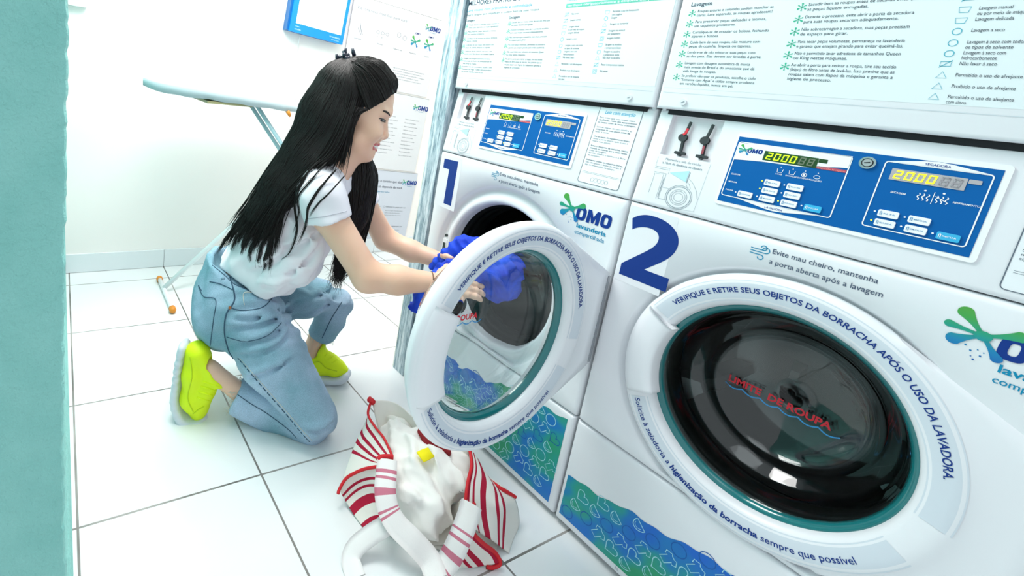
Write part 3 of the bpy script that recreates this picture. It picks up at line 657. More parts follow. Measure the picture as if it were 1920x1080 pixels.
# ------------------------------------------------------------------ signed-distance modelling for soft shapes
class SDF:
    def __init__(s): s.ops = []
    def _op(s, kind, fn, c, R, k): s.ops.append((kind, fn, np.array(c, float), R, k)); return s
    def cone(s, a, b, ra, rb, k=.02, kind='u', flat=None):
        a = np.array(a, float); b = np.array(b, float); ba = b - a; L2 = max(ba @ ba, 1e-12)
        def fn(P):
            q = P - a; h = np.clip((q @ ba)/L2, 0, 1)
            d = q - h[..., None]*ba
            if flat is not None:       # flat = (unit direction, factor): squash or stretch the section along one direction
                u, f = np.array(flat[0], float), flat[1]; du = d @ u; d = d + (du*(1/f - 1))[..., None]*u
                return (np.sqrt((d*d).sum(-1)) - (ra + (rb-ra)*h))*min(1, f)
            return np.sqrt((d*d).sum(-1)) - (ra + (rb-ra)*h)
        m = max(ra, rb)*(max(1, flat[1]) if flat else 1)
        return s._op(kind, fn, (a+b)/2, math.sqrt(L2)/2 + m, k)
    def chain(s, pts, rs, k=.02, kind='u', flat=None):
        for i in range(len(pts)-1): s.cone(pts[i], pts[i+1], rs[i], rs[i+1], k, kind, flat)
        return s
    def ell(s, c, ax, r, k=.02, kind='u'):
        c = np.array(c, float); A = np.array(ax, float); r = np.array(r, float)
        def fn(P):
            q = (P - c) @ A.T; k0 = np.sqrt(((q/r)**2).sum(-1)); k1 = np.sqrt(((q/(r*r))**2).sum(-1)) + 1e-9
            return k0*(k0-1)/k1
        return s._op(kind, fn, c, r.max(), k)
    def plane(s, p, n, k=.004):    # keep the side the normal points away from
        p = np.array(p, float); n = np.array(n, float); n /= np.linalg.norm(n)
        return s._op('i', lambda P: (P - p) @ n, p, 1e3, k)
    def fn(s, f): s.ops.append(('f', f, np.zeros(3), 1e3, 0)); return s
    def mesh(s, h, lo=None, hi=None):
        if lo is None:
            B = [(c - R, c + R) for kd, f, c, R, k in s.ops if kd == 'u']; lo = np.min([q[0] for q in B], 0) - 3*h; hi = np.max([q[1] for q in B], 0) + 3*h
        lo = np.array(lo, float); n = np.ceil((np.array(hi) - lo)/h).astype(int) + 1
        ax = [lo[i] + h*np.arange(n[i]) for i in range(3)]
        F = np.full(n, .06)
        for kd, f, c, R, k in s.ops:
            m = R + k*1.5 + 2*h + (.062 if kd == 'u' else 0)
            sl = []
            for i in range(3):
                a = max(0, int((c[i]-m-lo[i])/h)); b = min(n[i], int((c[i]+m-lo[i])/h) + 2); sl.append(slice(a, max(a, b)))
            sl = tuple(sl); G = F[sl]
            if G.size == 0: continue
            P = np.stack(np.meshgrid(ax[0][sl[0]], ax[1][sl[1]], ax[2][sl[2]], indexing='ij'), -1)
            if kd == 'f': F[sl] = G + f(P, G); continue
            d = f(P)
            if kd == 'u':
                q = np.clip(.5 + .5*(d - G)/k, 0, 1); F[sl] = d*(1-q) + G*q - k*q*(1-q)
            else:
                d2 = -d if kd == 's' else d
                q = np.clip(.5 - .5*(d2 - G)/k, 0, 1); F[sl] = d2*(1-q) + G*q + k*q*(1-q)
        return nets(F, lo, h)
def nets(F, lo, h):
    n = F.shape; I = F < 0
    cnt = np.zeros((n[0]-1, n[1]-1, n[2]-1)); acc = np.zeros(cnt.shape + (3,))
    offs = [(a, b, c) for a in (0, 1) for b in (0, 1) for c in (0, 1)]
    sub = lambda A, o: A[o[0]:n[0]-1+o[0], o[1]:n[1]-1+o[1], o[2]:n[2]-1+o[2]]
    for a in offs:
        for x in range(3):
            if a[x]: continue
            b = list(a); b[x] = 1; fa, fb = sub(F, a), sub(F, b); cr = (sub(I, a) != sub(I, b))
            t = np.where(cr, fa/np.where(cr, fa - fb, 1), 0)
            for i in range(3): acc[..., i] += cr*(a[i] + (t if i == x else 0))
            cnt += cr
    act = cnt > 0; idx = -np.ones(cnt.shape, int); idx[act] = np.arange(act.sum())
    cell = np.argwhere(act); V = lo + h*(cell + acc[act]/cnt[act][:, None]); Q = []
    for x in range(3):
        y, z = (x+1) % 3, (x+2) % 3
        s0 = [slice(None)]*3; s1 = [slice(None)]*3; s0[x] = slice(0, -1); s1[x] = slice(1, None)
        A, B = I[tuple(s0)], I[tuple(s1)]; E = np.argwhere(A != B)
        E = E[(E[:, y] > 0) & (E[:, z] > 0) & (E[:, y] < n[y]-1) & (E[:, z] < n[z]-1)]
        def at(dy, dz):
            e = E.copy(); e[:, y] -= dy; e[:, z] -= dz; return idx[e[:, 0], e[:, 1], e[:, 2]]
        q = np.stack([at(1, 1), at(0, 1), at(0, 0), at(1, 0)], 1); fl = ~A[E[:, 0], E[:, 1], E[:, 2]]
        q[fl] = q[fl][:, ::-1]; Q.append(q)
    return V, np.concatenate(Q)
def soft(name, parts, m, parent, relax=2):
    V = []; Fc = []; o = 0
    for v, f in parts: V.append(v); Fc.append(f + o); o += len(v)
    V = np.concatenate(V); Fc = np.concatenate(Fc)
    for _ in range(relax):        # light smoothing along the mesh edges
        acc = np.zeros_like(V); c = np.zeros(len(V))
        for i in range(4):
            a, b = Fc[:, i], Fc[:, (i+1) % 4]
            np.add.at(acc, a, V[b]); np.add.at(c, a, 1); np.add.at(acc, b, V[a]); np.add.at(c, b, 1)
        V = V*.5 + .5*acc/np.maximum(c, 1)[:, None]
    me = bpy.data.meshes.new(name); me.from_pydata(V.tolist(), [], Fc.tolist()); me.update()
    return link(name, me, m, parent, True)
def bvh_of(o): return BVHTree.FromPolygons([v.co for v in o.data.vertices], [tuple(p.vertices) for p in o.data.polygons])
def snap(bvh, u, v, lift=.001):
    d = Vector(ray(u, v)); hit = bvh.ray_cast(CAM_LOC, d)
    return None if hit[0] is None else np.array(hit[0] - d*lift)
def seam(bvh, pts, r, name, m, parent, n=40, lift=.0008, dash=None):
    mb = MB(); P = catmull([(u, v, 0) for u, v in pts], n); run = []
    def flush():
        if len(run) > 1: mb.tube(run, r, 5)
        run.clear()
    for i, q in enumerate(P):
        s_ = snap(bvh, q[0], q[1], lift)
        if s_ is None or (run and np.linalg.norm(s_ - run[-1]) > .05): flush(); 
        if s_ is not None: run.append(s_)
        if dash and i % dash == dash - 1: flush()
    flush()
    return mb.build(name, m, parent, True) if mb.v else None
def strandmesh(mb, guides, count, n, r, jit, rng, spread=1.0, bv=None):
    """hair strands between neighbouring guide lines, thin to a point"""
    G = [np.array(catmull(g, n)) for g in guides]
    for _ in range(count):
        t = rng.random()*(len(G)-1); k = min(int(t), len(G)-2); f = t - k
        C = G[k]*(1-f) + G[k+1]*f
        o = rng.normal(0, jit, 3); o2 = rng.normal(0, jit*1.6, 3); ph_ = rng.random()*6.28; am = jit*.6*rng.random()
        L = np.linspace(0, 1, n)[:, None]; end = .82 + .18*rng.random()
        C = C + o*(.3 + .7*L) + o2*L*L*spread + am*np.sin(L*7 + ph_)*np.array([.5, .5, .2])
        m = max(4, int(n*end)); C = C[:m]
        if bv is not None:      # lay the strand on the body of hair where it would sink into it
            up_ = .0004 + .0035*rng.random()
            for i in range(m):
                co, no, fi, ds_ = bv.find_nearest(Vector(C[i]))
                if (Vector(C[i]) - co).dot(no) < up_: C[i] = np.array(co + no*up_)
        rr = r*(.6 + .6*rng.random()); mb.tube(C, [rr*(1 - .85*(i/(m-1))**3) for i in range(m)], 4, caps=False)

# ------------------------------------------------------------------ the person
def skin_mat():
    m = mat('skin', (.80, .54, .42), .45, sub=.12); n = noise(m, 9, 3)
    lk(m, ramp(m, n, [(.35, (.83, .50, .345)), (.65, (.88, .56, .41))]), bsdf(m).inputs['Base Color']); return m
SKIN = skin_mat()
def denim_mat():
    m = mat('denim', (.2, .33, .42), .8, spec=.2); n = noise(m, 5.5, 3); n2 = noise(m, 420, 2)
    a = ramp(m, n, [(.36, (.20, .37, .45)), (.5, (.30, .445, .56)), (.66, (.46, .59, .75))]); b = ramp(m, n2, [(.3, (.82, .82, .84)), (.7, (1.1, 1.1, 1.1))])
    mx = nd(m, 'ShaderNodeMix', data_type='RGBA', blend_type='MULTIPLY'); mx.inputs[0].default_value = 1; lk(m, a, mx.inputs[6]); lk(m, b, mx.inputs[7]); lk(m, mx.outputs[2], bsdf(m).inputs['Base Color'])
    bump(m, n2, .2, .002); return m
DENIM = denim_mat(); DENIMDARK = mat('denim_seam_and_shade', (.035, .085, .14), .8); THREAD = mat('pale_thread', (.62, .60, .52), .8)  # the dark denim serves real seams and painted shade lines
TEE = mat('white_jersey', (.85, .82, .87), .85, spec=.2)
HAIR = mat('black_hair', (.008, .0058, .005), .48, spec=.32)
NEON = mat('neon_yellow_knit', (.80, .98, .0), .6); bump(NEON, noise(NEON, 260, 2), .25, .002)
NEOND = mat('neon_yellow_dark', (.58, .74, .0), .6)  # darker yellow for the overlay seams
SOLE = mat('pale_sole', (.70, .74, .80), .5)
P = empty('person', tuple(pt(480, 780, .25) * np.array([1, 1, 0])))
tag(P, 'woman kneeling in white t-shirt and light jeans, loading the open washer', 'person')
PL = np.array(P.location)
class Loc:      # children are modelled in world coordinates and hung on the person's empty
    pass
def hang(o, parent=None):
    if parent is None: o.parent = P; o.matrix_parent_inverse = Matrix.Translation(-Vector(PL))
    else: o.parent = parent
    return o
I3 = np.eye(3); FR = [FW, SD, UP]
Q = pt
# head axes
SH = .29
hc = Q(674, 205, SH); hf = Q(727, 222, SH) - Q(674, 205, SH); hf /= np.linalg.norm(hf); hu = np.cross(SD, hf); hu = hu if hu[2] > 0 else -hu
HA = [hf, SD, hu]
def hp(u, v, lat=0.0): return Q(u, v, SH) + SD*lat
px = np.linalg.norm(Q(700, 205, SH) - Q(600, 205, SH))/100
head = SDF()
head.ell(hp(672, 178), HA, (.094, .078, .088), .03)
head.ell(hp(689, 230), HA, (.046, .060, .090), .03)
for s_ in (-1, 1):
    head.cone(hp(668, 262, .046*s_), hp(687, 289, .010*s_), .022, .015, .025)
    head.ell(hp(701, 246, .034*s_), I3, (.026, .026, .025), .02)
    head.cone(hp(727, 212, .018*s_), hp(718, 209, .044*s_), .012, .011, .014)
head.cone(hp(720, 186), hp(724, 206), .030, .018, .02)
head.cone(hp(722, 222), hp(722, 252), .0080, .0100, .012); head.cone(hp(721.5, 255), hp(716, 258), .0108, .009, .006)
for s_ in (-1, 1): head.ell(hp(714, 257, .011*s_), I3, (.0095, .0075, .0075), .005)
head.cone(hp(706, 263), hp(704.5, 270), .011, .010, .010); head.cone(hp(692, 290), hp(690.5, 294.5), .0145, .0135, .012)
head.cone(hp(698, 279), hp(696, 283), .0115, .012, .010)
for s_ in (-1, 1): head.ell(hp(721, 226, .034*s_), HA, (.009, .014, .006), .008, 's')
for s_ in (-1, 1): head.cone(hp(708, 273.5, .002*s_), hp(697, 269, .024*s_), .0036, .0028, .004, 's')
head.cone(hp(663, 262), hp(622, 326), .050, .054, .03)
# ears
for s_ in (-1, 1):
    head.ell(hp(658, 211, .088*s_), HA, (.017, .011, .030), .008); head.ell(hp(660, 210, .100*s_), HA, (.010, .008, .020), .006, 's')
hm = head.mesh(.0032)
# trunk, arms, hands
shR, elR, wrR = Q(600, 352, .40), Q(689, 519, .455), Q(812, 529, .44)
shL, elL, wrL = Q(655, 335, .11), Q(722, 448, .09), Q(832, 490, .19)
body = SDF()
body.chain([Q(620, 325, .27), Q(585, 375, .25), Q(510, 460, .25), Q(455, 530, .25)], [.055, .100, .085, .070], .04)
body.cone(shR, shL, .045, .045, .04)
body.chain([shR, Q(615, 400, .425), elR], [.052, .048, .042], .02); body.chain([elR, Q(745, 525, .452), wrR], [.042, .039, .0275], .02)
body.chain([shL, elL], [.046, .038], .02); body.chain([elL, Q(770, 470, .13), wrL], [.038, .035, .025], .02)
for a, b_, r0, r1 in ((Q(475, 757, .360), Q(394, 692, .385), .030, .028), (Q(606, 600, .075), Q(578, 672, .072), .034, .030)): body.cone(a, b_, r0, r1, .02)
body.ell(Q(393, 700, .385), I3, (.03, .03, .03), .02); body.ell(Q(584, 676, .072), I3, (.031, .03, .03), .02)
bm_ = body.mesh(.007)
def hand(w, dirv, palm_n, side, sc=1.0, curl=.5):
    """palm, four fingers of unequal length and a thumb; side = direction of the thumb"""
    f = np.array(dirv, float); f /= np.linalg.norm(f); nrm = np.array(palm_n, float); nrm -= f*(nrm @ f); nrm /= np.linalg.norm(nrm); sd = np.cross(nrm, f); sd = sd if sd @ np.array(side) > 0 else -sd
    g = SDF(); pc = w + f*.052*sc
    g.cone(w - f*.02, w + f*.012, .0255*sc, .024*sc, .01); g.ell(pc, [f, sd, nrm], (.052*sc, .040*sc, .017*sc), .015)
    for i, (o, L) in enumerate(((.030, .070), (.010, .078), (-.010, .073), (-.029, .058))):
        b0 = w + f*.088*sc + sd*o*sc*.95; c = curl*(1 + .12*i); L *= sc; d = f + sd*o*1.2; r = .0086*sc
        pts = [b0 - f*.012*sc]; q = b0; pts.append(q); 
        for k, fr_ in enumerate((.45, .32, .25)):
            a = c*(.55 + k*.55); dd = d*math.cos(a) + nrm*math.sin(a); dd /= np.linalg.norm(dd); q = q + dd*L*fr_; pts.append(q)
        g.chain(pts, [r*1.1, r*1.08, r, r*.93, r*.8], .004)
    t0 = w + f*.028*sc + sd*.030*sc; t1 = t0 + (f*.6 + sd*.62 + nrm*.35)*.038*sc; t2 = t1 + (f*.85 + sd*.25 + nrm*.45)*.030*sc; t3 = t2 + (f*.9 + nrm*.45)*.024*sc
    g.chain([t0 - sd*.012*sc, t0, t1, t2, t3], [.014*sc, .013*sc, .0105*sc, .0095*sc, .008*sc], .006)
    return g.mesh(.0028)
hR = hand(wrR, Q(905, 535, .42) - wrR, -UP*.6 - SD*.6, -SD + UP*.6, 1.0, .38)
hL = hand(wrL, Q(880, 478, .26) - wrL, -UP*.4 + SD*.5, UP + SD*.4, .95, .6)
bo = hang(soft('body', [hm, bm_, hR, hL], SKIN, None, 1))
# face details
EYE = mat('eye_dark', (.012, .008, .007), .2); LIP = mat('lips', (.62, .17, .17), .35); TOOTH = mat('teeth', (.85, .84, .80), .3); BROW = mat('eyebrow', (.03, .02, .016), .7)
hb = bvh_of(bo)
def mirror(p_): return p_ - 2*SD*(p_ @ SD - SH)
def facial(pts, r, nm, m, lift=.0006, both=True):
    A = []
    for u, v in pts:
        q_ = snap(hb, u, v, lift)
        if q_ is not None: A.append(q_)
    C = catmull(A, 14)
    for f in ((lambda x: x), mirror)[:2 if both else 1]:
        b = MB(); b.tube([f(c) for c in C], [r*math.sin(PI*(.12 + .80*i/13)) for i in range(14)], 7); hang(b.build(nm, m, None, True))
facial([(712.5, 224.5), (715.5, 225.0), (719, 226.6), (722.5, 229.4)], .0052, 'eye', EYE, -.0022)
facial([(710.5, 222.6), (715, 222.3), (719.5, 223.8), (724, 227.5)], .0018, 'lash_line', EYE)
facial([(718, 208.0), (723.5, 209.5), (728, 212.5), (731, 217.0)], .0034, 'eyebrow', BROW)
g = SDF(); g.chain([hp(697, 268.5, .025), hp(703, 269.5, .016), hp(709.5, 270.5, 0), hp(703, 269.5, -.016), hp(697, 268.5, -.025)], [.0018, .0036, .0044, .0036, .0018], .004); hang(soft('upper_lip', [g.mesh(.0013)], LIP, None, 1))
g = SDF(); g.chain([hp(697, 269.5, .025), hp(699.5, 277, .016), hp(703.5, 281, 0), hp(699.5, 277, -.016), hp(697, 269.5, -.025)], [.0018, .0042, .0052, .0042, .0018], .004); hang(soft('lower_lip', [g.mesh(.0013)], LIP, None, 1))
g = SDF(); g.chain([hp(699, 270.5, .020), hp(703, 273.5, .012), hp(706, 275, 0), hp(703, 273.5, -.012), hp(699, 270.5, -.020)], [.0024, .0036, .0040, .0036, .0024], .003); hang(soft('teeth', [g.mesh(.0013)], TOOTH, None, 1))
# t-shirt
tee = SDF()
tee.chain([Q(612, 345, .26), Q(572, 388, .25), Q(512, 452, .25), Q(458, 512, .25)], [.070, .110, .104, .094], .05, flat=(SD, 1.32))
tee.cone(Q(600, 343, .375), Q(640, 330, .135), .055, .055, .05)
slR = SDF(); slR.chain([Q(598, 348, .395), Q(603, 368, .415), Q(618, 418, .432)], [.064, .068, .066], .02)
e0 = Q(614, 412, .43); ed = Q(650, 404.5, .43) - Q(575, 419, .43); ed /= np.linalg.norm(ed); dn = np.cross(ed, SD); dn = dn if dn[2] < 0 else -dn
slR.plane(e0, dn, .003)
slL = SDF(); slL.chain([shL, Q(690, 395, .10)], [.062, .058], .02); slL.plane(Q(684, 388, .10), Q(722, 448, .09) - shL, .003)
tee.chain([Q(600, 440, .30), Q(570, 490, .31), Q(545, 530, .31)], [.045, .042, .020], .05, flat=(SD, 2.2)); tee.chain([Q(545, 480, .31), Q(515, 515, .32), Q(500, 530, .33)], [.06, .05, .03], .04, flat=(SD, 1.8))
hem = Q(475, 523, .25); hd = Q(556, 551, .3) - Q(400, 478, .3); hd -= SD*(hd @ SD); hd /= np.linalg.norm(hd); hn = np.cross(hd, SD); hn = hn if hn[2] < 0 else -hn
tee.plane(Q(475, 522, .3), hn, .006)
def folds(P_, G):
    u = P_ @ FW; s_ = P_ @ SD; z = P_[..., 2]
    return .0030*np.sin(52*z + 34*u + 6*np.sin(21*s_)) + .0022*np.sin(70*(u + .5*z) + 9*np.sin(17*z)) + .0015*np.sin(140*s_ + 30*z)
tee.fn(folds); slR.fn(lambda P_, G: .0018*np.sin(80*P_[..., 2] + 60*(P_ @ FW)))
v_, f_ = tee.mesh(.0085); tb0 = BVHTree.FromPolygons([Vector(q_) for q_ in v_], [tuple(q_) for q_ in f_])
def fold(S, bv, pts, r, sink, kind, k=.012):
    A = [snap(bv, u, v, -sink) for u, v in pts]; A = [a_ for a_ in A if a_ is not None]
    if len(A) > 1:
        C = catmull(A, 12); S.chain(C, [r*(.45 + .55*math.sin(PI*i_/11)) for i_ in range(12)], k, kind)
for pts in ([(600, 445), (575, 478), (535, 508), (500, 515)], [(606, 462), (585, 500), (556, 530)], [(560, 430), (535, 465), (500, 490), (470, 500)], [(540, 520), (515, 532), (490, 528)], [(590, 430), (560, 450), (530, 455)]):
    fold(tee, tb0, pts, .010, .005, 'u', .014); fold(tee, tb0, [(u + 3, v + 9) for u, v in pts], .006, -.001, 's', .010)
ts = hang(soft('t_shirt', [tee.mesh(.0065), slR.mesh(.0055), slL.mesh(.0055)], TEE, None, 2))
# jeans
jn = SDF()
hipR, hipL = Q(455, 572, .325), Q(478, 560, .165)
jn.ell(Q(440, 560, .25), FR, (.118, .168, .14), .05); jn.cone(Q(452, 455, .25), Q(436, 542, .25), .088, .112, .04, flat=(SD, 1.35))
jn.cone(Q(418, 602, .32), Q(425, 610, .19), .082, .08, .05)
jn.chain([hipR, Q(512, 668, .365), Q(592, 780, .418)], [.108, .097, .066], .03)
jn.chain([Q(586, 788, .385), Q(512, 770, .365), Q(444, 743, .365)], [.068, .063, .056], .004)
jn.chain([hipL, Q(575, 545, .12), Q(640, 535, .085)], [.10, .085, .066], .035)
jn.chain([Q(643, 540, .085), Q(622, 585, .08), Q(603, 632, .075)], [.063, .058, .052], .02)
wb = Q(440, 497, .25); wn = Q(545, 545, .25) - Q(392, 466, .25); wn /= np.linalg.norm(wn); wu = np.cross(wn, SD); wu = wu if wu[2] > 0 else -wu
jn.plane(Q(392, 467, .25), wu, .004)
jn.cone(Q(458, 442, .25), Q(448, 478, .25), .080, .080, .004, 's', flat=(SD, 1.35))
cR = Q(440, 742, .365); ca = Q(520, 773, .367) - cR; ca /= np.linalg.norm(ca)
cL = Q(603, 630, .075); cb = Q(622, 585, .08) - cL; cb /= np.linalg.norm(cb)
def cuff(c, a, rad):
    def f(P_):
        q = P_ - c; t = q @ a; r2 = np.sqrt(np.maximum((q*q).sum(-1) - t*t, 0)); return np.maximum(t, np.maximum(r2 - rad, -t - .10))
    return f
jn._op('s', cuff(cR + ca*.004, ca, .085), cR, .14, .004); jn._op('s', cuff(cL + cb*.004, cb, .078), cL, .13, .004)
jn.cone(cR - ca*.02, cR + ca*.05, .044, .038, .004, 's'); jn.cone(cL - cb*.02, cL + cb*.05, .042, .036, .004, 's')
def jfolds(P_, G):
    u = P_ @ FW; s_ = P_ @ SD; z = P_[..., 2]; c1 = Q(500, 590, .3); c2 = Q(585, 785, .41)
    w1 = np.exp(-((P_ - c1)**2).sum(-1)/.014); w2 = np.exp(-((P_ - Q(640, 545, .08))**2).sum(-1)/.012)
    return .0125*w1*np.sin(118*(z - .42*u) + 5*np.sin(25*s_)) + (.008*w2*np.sin(110*(z - .4*u))) + .0032*np.sin(46*z + 38*u + 5*np.sin(19*s_))
jn.fn(jfolds)
tbv = bvh_of(ts)
o = seam(tbv, [(574, 411), (600, 407), (625, 402), (650, 396)], .0010, 'sleeve_hem', mat('jersey_seam', (.55, .54, .60), .8), None, 24)
if o: hang(o, ts)
v_, f_ = jn.mesh(.0075); jb = BVHTree.FromPolygons([Vector(q_) for q_ in v_], [tuple(q_) for q_ in f_])
def fold(S, bv, pts, r, sink, kind, k=.012):
    A = [snap(bv, u, v, -sink) for u, v in pts]; A = [a_ for a_ in A if a_ is not None]
    if len(A) > 1:
        C = catmull(A, 12); S.chain(C, [r*(.45 + .55*math.sin(PI*i_/11)) for i_ in range(12)], k, kind)
for pts in ([(428, 606), (468, 606), (510, 592), (546, 566)], [(430, 632), (478, 632), (520, 612), (548, 586)], [(436, 655), (480, 656), (520, 640), (536, 618)], [(440, 590), (480, 588), (520, 572)], [(548, 560), (585, 552), (620, 535)], [(560, 585), (600, 570), (632, 548)], [(462, 700), (500, 690), (545, 665)], [(575, 800), (600, 800), (622, 786)]):
    fold(jn, jb, pts, .0085, .004, 'u'); fold(jn, jb, [(u + 2, v + 9) for u, v in pts], .0055, -.001, 's', .008)
je = hang(soft('jeans', [jn.mesh(.0055)], DENIM, None, 1)); jb = bvh_of(je)
for pts, r, nm, m, ds in (
    ([(431, 520), (440, 560), (424, 590), (421, 625), (428, 655), (437, 672)], .0022, 'side_seam', DENIMDARK, None),
    ([(446, 671), (470, 700), (500, 735), (535, 775), (562, 808), (580, 828)], .0016, 'side_seam', DENIMDARK, 3),
    ([(449, 671), (473, 699), (503, 733), (538, 773), (566, 806), (584, 826)], .0009, 'stitching', THREAD, None),
    ([(378, 545), (372, 535), (382, 556), (404, 562), (400, 600), (394, 648)], .0014, 'back_pocket', DENIMDARK, None),
    ([(432, 577), (455, 582), (490, 577), (508, 562), (513, 552)], .0016, 'front_pocket', DENIMDARK, None),
    ([(458, 572), (458, 549), (485, 550), (511, 552)], .0012, 'coin_pocket', THREAD, None),
    ([(393, 528), (412, 532), (436, 543)], .0014, 'yoke_seam', DENIMDARK, None),
    ([(398, 497), (420, 515), (440, 533), (470, 546), (490, 551)], .0014, 'waistband_seam', DENIMDARK, None),
    ([(443, 738), (470, 757), (500, 775), (540, 805), (556, 822)], .0012, 'overlap_shade', DENIMDARK, None),  # painted shade where the thigh overlaps the shin, not a seam
    ([(641, 566), (620, 600), (604, 634)], .0016, 'shin_seam', DENIMDARK, None),
    ([(425, 632), (460, 640), (500, 630), (528, 605)], .0012, 'crease_shade', DENIMDARK, None)):  # painted shade along a hip fold
    o = seam(jb, pts, r, nm, m, None, 60, dash=ds)
    if o: hang(o, je)
def loop_at(pts, wd, nm):
    A = [snap(jb, u, v, .003) for u, v in pts]; A = [a for a in A if a is not None]
    if len(A) > 1:
        b = MB(); b.tube(A, wd, 6); hang(b.build(nm, DENIM, None, True), je)
loop_at([(424, 488), (421, 505), (418, 522)], .006, 'belt_loop')
q = snap(jb, 431, 577, .001)
if q is not None:
    b = MB(); d = np.array(ray(431, 577)); b.tube([q, q - d*.003], .0045, 12); hang(b.build('rivet', mat('copper', (.35, .14, .06), .35, .8), None), je)
rg = np.random.default_rng(3)
for c, a, rad in ((cR, ca, .054), (cL, cb, .050)):
    e1_ = np.cross(a, UP); e1_ /= np.linalg.norm(e1_); e2_ = np.cross(a, e1_); b = MB()
    for i in range(46):
        qn = rg.random()*6.283; p0 = c + a*.004 + (e1_*math.cos(qn) + e2_*math.sin(qn))*rad*.93; Ln = .008 + .016*rg.random()**2
        b.tube([p0, p0 - a*Ln*.5 + rg.normal(0, .003, 3), p0 - a*Ln + rg.normal(0, .006, 3)], .0007, 4)
    hang(b.build('frayed_hem', THREAD, None), je)
# shoes
def shoe(name, prof_up, sole_pts, s0, hw, label):
    """upper from side-view circles, sole from a side-view line; both with the width of a foot"""
    up = SDF(); up.chain([Q(u, v, s0) for u, v, r in prof_up[0]], [r for u, v, r in prof_up[0]], .02, flat=(SD, hw))
    for seq in prof_up[1:]: up.chain([Q(u, v, s0) for u, v, r in seq], [r for u, v, r in seq], .018, flat=(SD, hw*.92))
    return up
def slab(pts, s0, hw, r):
    S_ = SDF(); A = catmull([Q(u, v, s0) for u, v, _ in pts], 16); W = np.interp(np.linspace(0, 1, 16), np.linspace(0, 1, len(pts)), [p_[2] for p_ in pts])
    for i in range(15): S_.cone(A[i] - SD*W[i], A[i] + SD*W[i], r, r, .012); S_.cone(A[i], A[i+1], r, r, .012)
    return S_
# right shoe: standing on its toes, sole to the left
s0 = .388
up = SDF(); up.chain([Q(368, 660, s0), Q(365, 700, s0), Q(362, 745, s0), Q(371, 772, s0)], [.034, .036, .037, .025], .02, flat=(SD, 1.12))
up.chain([Q(398, 690, s0), Q(388, 730, s0), Q(378, 762, s0)], [.022, .026, .024], .02, flat=(SD, 1.2)); up.cone(Q(378, 660, s0), Q(412, 716, s0), .022, .016, .016, flat=(SD, 1.5)); up.cone(Q(412, 717, s0), Q(421, 722, s0), .012, .007, .01, flat=(SD, 2))
ank = Q(402, 692, s0); up.cone(Q(398, 684, s0), Q(436, 712, s0), .027, .030, .008, 's')
sl = slab([(345, 648, .022), (339, 680, .030), (335, 715, .032), (334, 745, .038), (345, 774, .040), (368, 787, .032), (382, 785, .018)], s0, .035, .0125)
sh = hang(soft('shoe', [up.mesh(.0045)], NEON, None, 2)); o = soft('sole', [sl.mesh(.0045)], SOLE, None, 2); hang(o, sh); sb = bvh_of(sh)
for pts, nm in (([(372, 735), (398, 742)], 'lace'), ([(376, 725), (404, 733)], 'lace'), ([(380, 716), (410, 726)], 'lace'), ([(369, 746), (392, 752)], 'lace')):
    o = seam(sb, pts, .0024, nm, NEON, None, 16)
    if o: hang(o, sh)
o = seam(sb, [(356, 668), (360, 705), (352, 745), (362, 772)], .0018, 'overlay_seam', NEOND, None, 30)
if o: hang(o, sh)
o = seam(sb, [(383, 762), (372, 768), (362, 776)], .0016, 'overlay_seam', NEOND, None, 30)
if o: hang(o, sh)
# left shoe: flat on the tiles
s0 = .085
up = SDF(); up.chain([Q(573, 676, s0), Q(600, 684, s0), Q(628, 690, s0), Q(645, 695, s0)], [.030, .031, .027, .018], .02, flat=(SD, 1.15))
up.chain([Q(603, 662, s0), Q(620, 676, s0), Q(636, 686, s0)], [.022, .022, .018], .02, flat=(SD, 1.2)); up.cone(Q(561, 668, s0), Q(556, 656, s0), .020, .010, .012); up.cone(Q(602, 655, s0), Q(607, 645, s0), .018, .010, .012, flat=(SD, 1.5))
up.cone(Q(583, 656, s0), Q(592, 632, s0), .029, .032, .008, 's')
sl = slab([(566, 697, .026), (590, 702, .030), (615, 706, .036), (640, 705, .034), (652, 698, .016)], s0, .035, .011)
sh = hang(soft('shoe', [up.mesh(.0045)], NEON, None, 2)); o = soft('sole', [sl.mesh(.0045)], SOLE, None, 2); hang(o, sh); sb = bvh_of(sh)
for pts in ([(609, 668), (618, 660)], [(615, 675), (625, 667)], [(622, 681), (632, 674)]):
    o = seam(sb, pts, .0022, 'lace', NEON, None, 14)
    if o: hang(o, sh)
o = seam(sb, [(580, 683), (598, 678), (612, 690), (632, 696)], .0018, 'overlay_seam', NEOND, None, 30)
if o: hang(o, sh)
# bracelets
BR = mat('brown_bead', (.16, .07, .03), .4)
for a, b_, r in ((wrL, elL, .0275), (wrR, elR, .0285)):
    d = b_ - a; d /= np.linalg.norm(d); e1_ = np.cross(d, UP); e1_ /= np.linalg.norm(e1_); e2_ = np.cross(d, e1_); c = a + d*.006
    mb = MB(); ring = [c + (e1_*math.cos(q) + e2_*math.sin(q))*r for q in np.linspace(0, 2*PI, 30)]; mb.tube(ring, .0032 if a is wrL else .0016, 6); hang(mb.build('bracelet', BR, None, True))
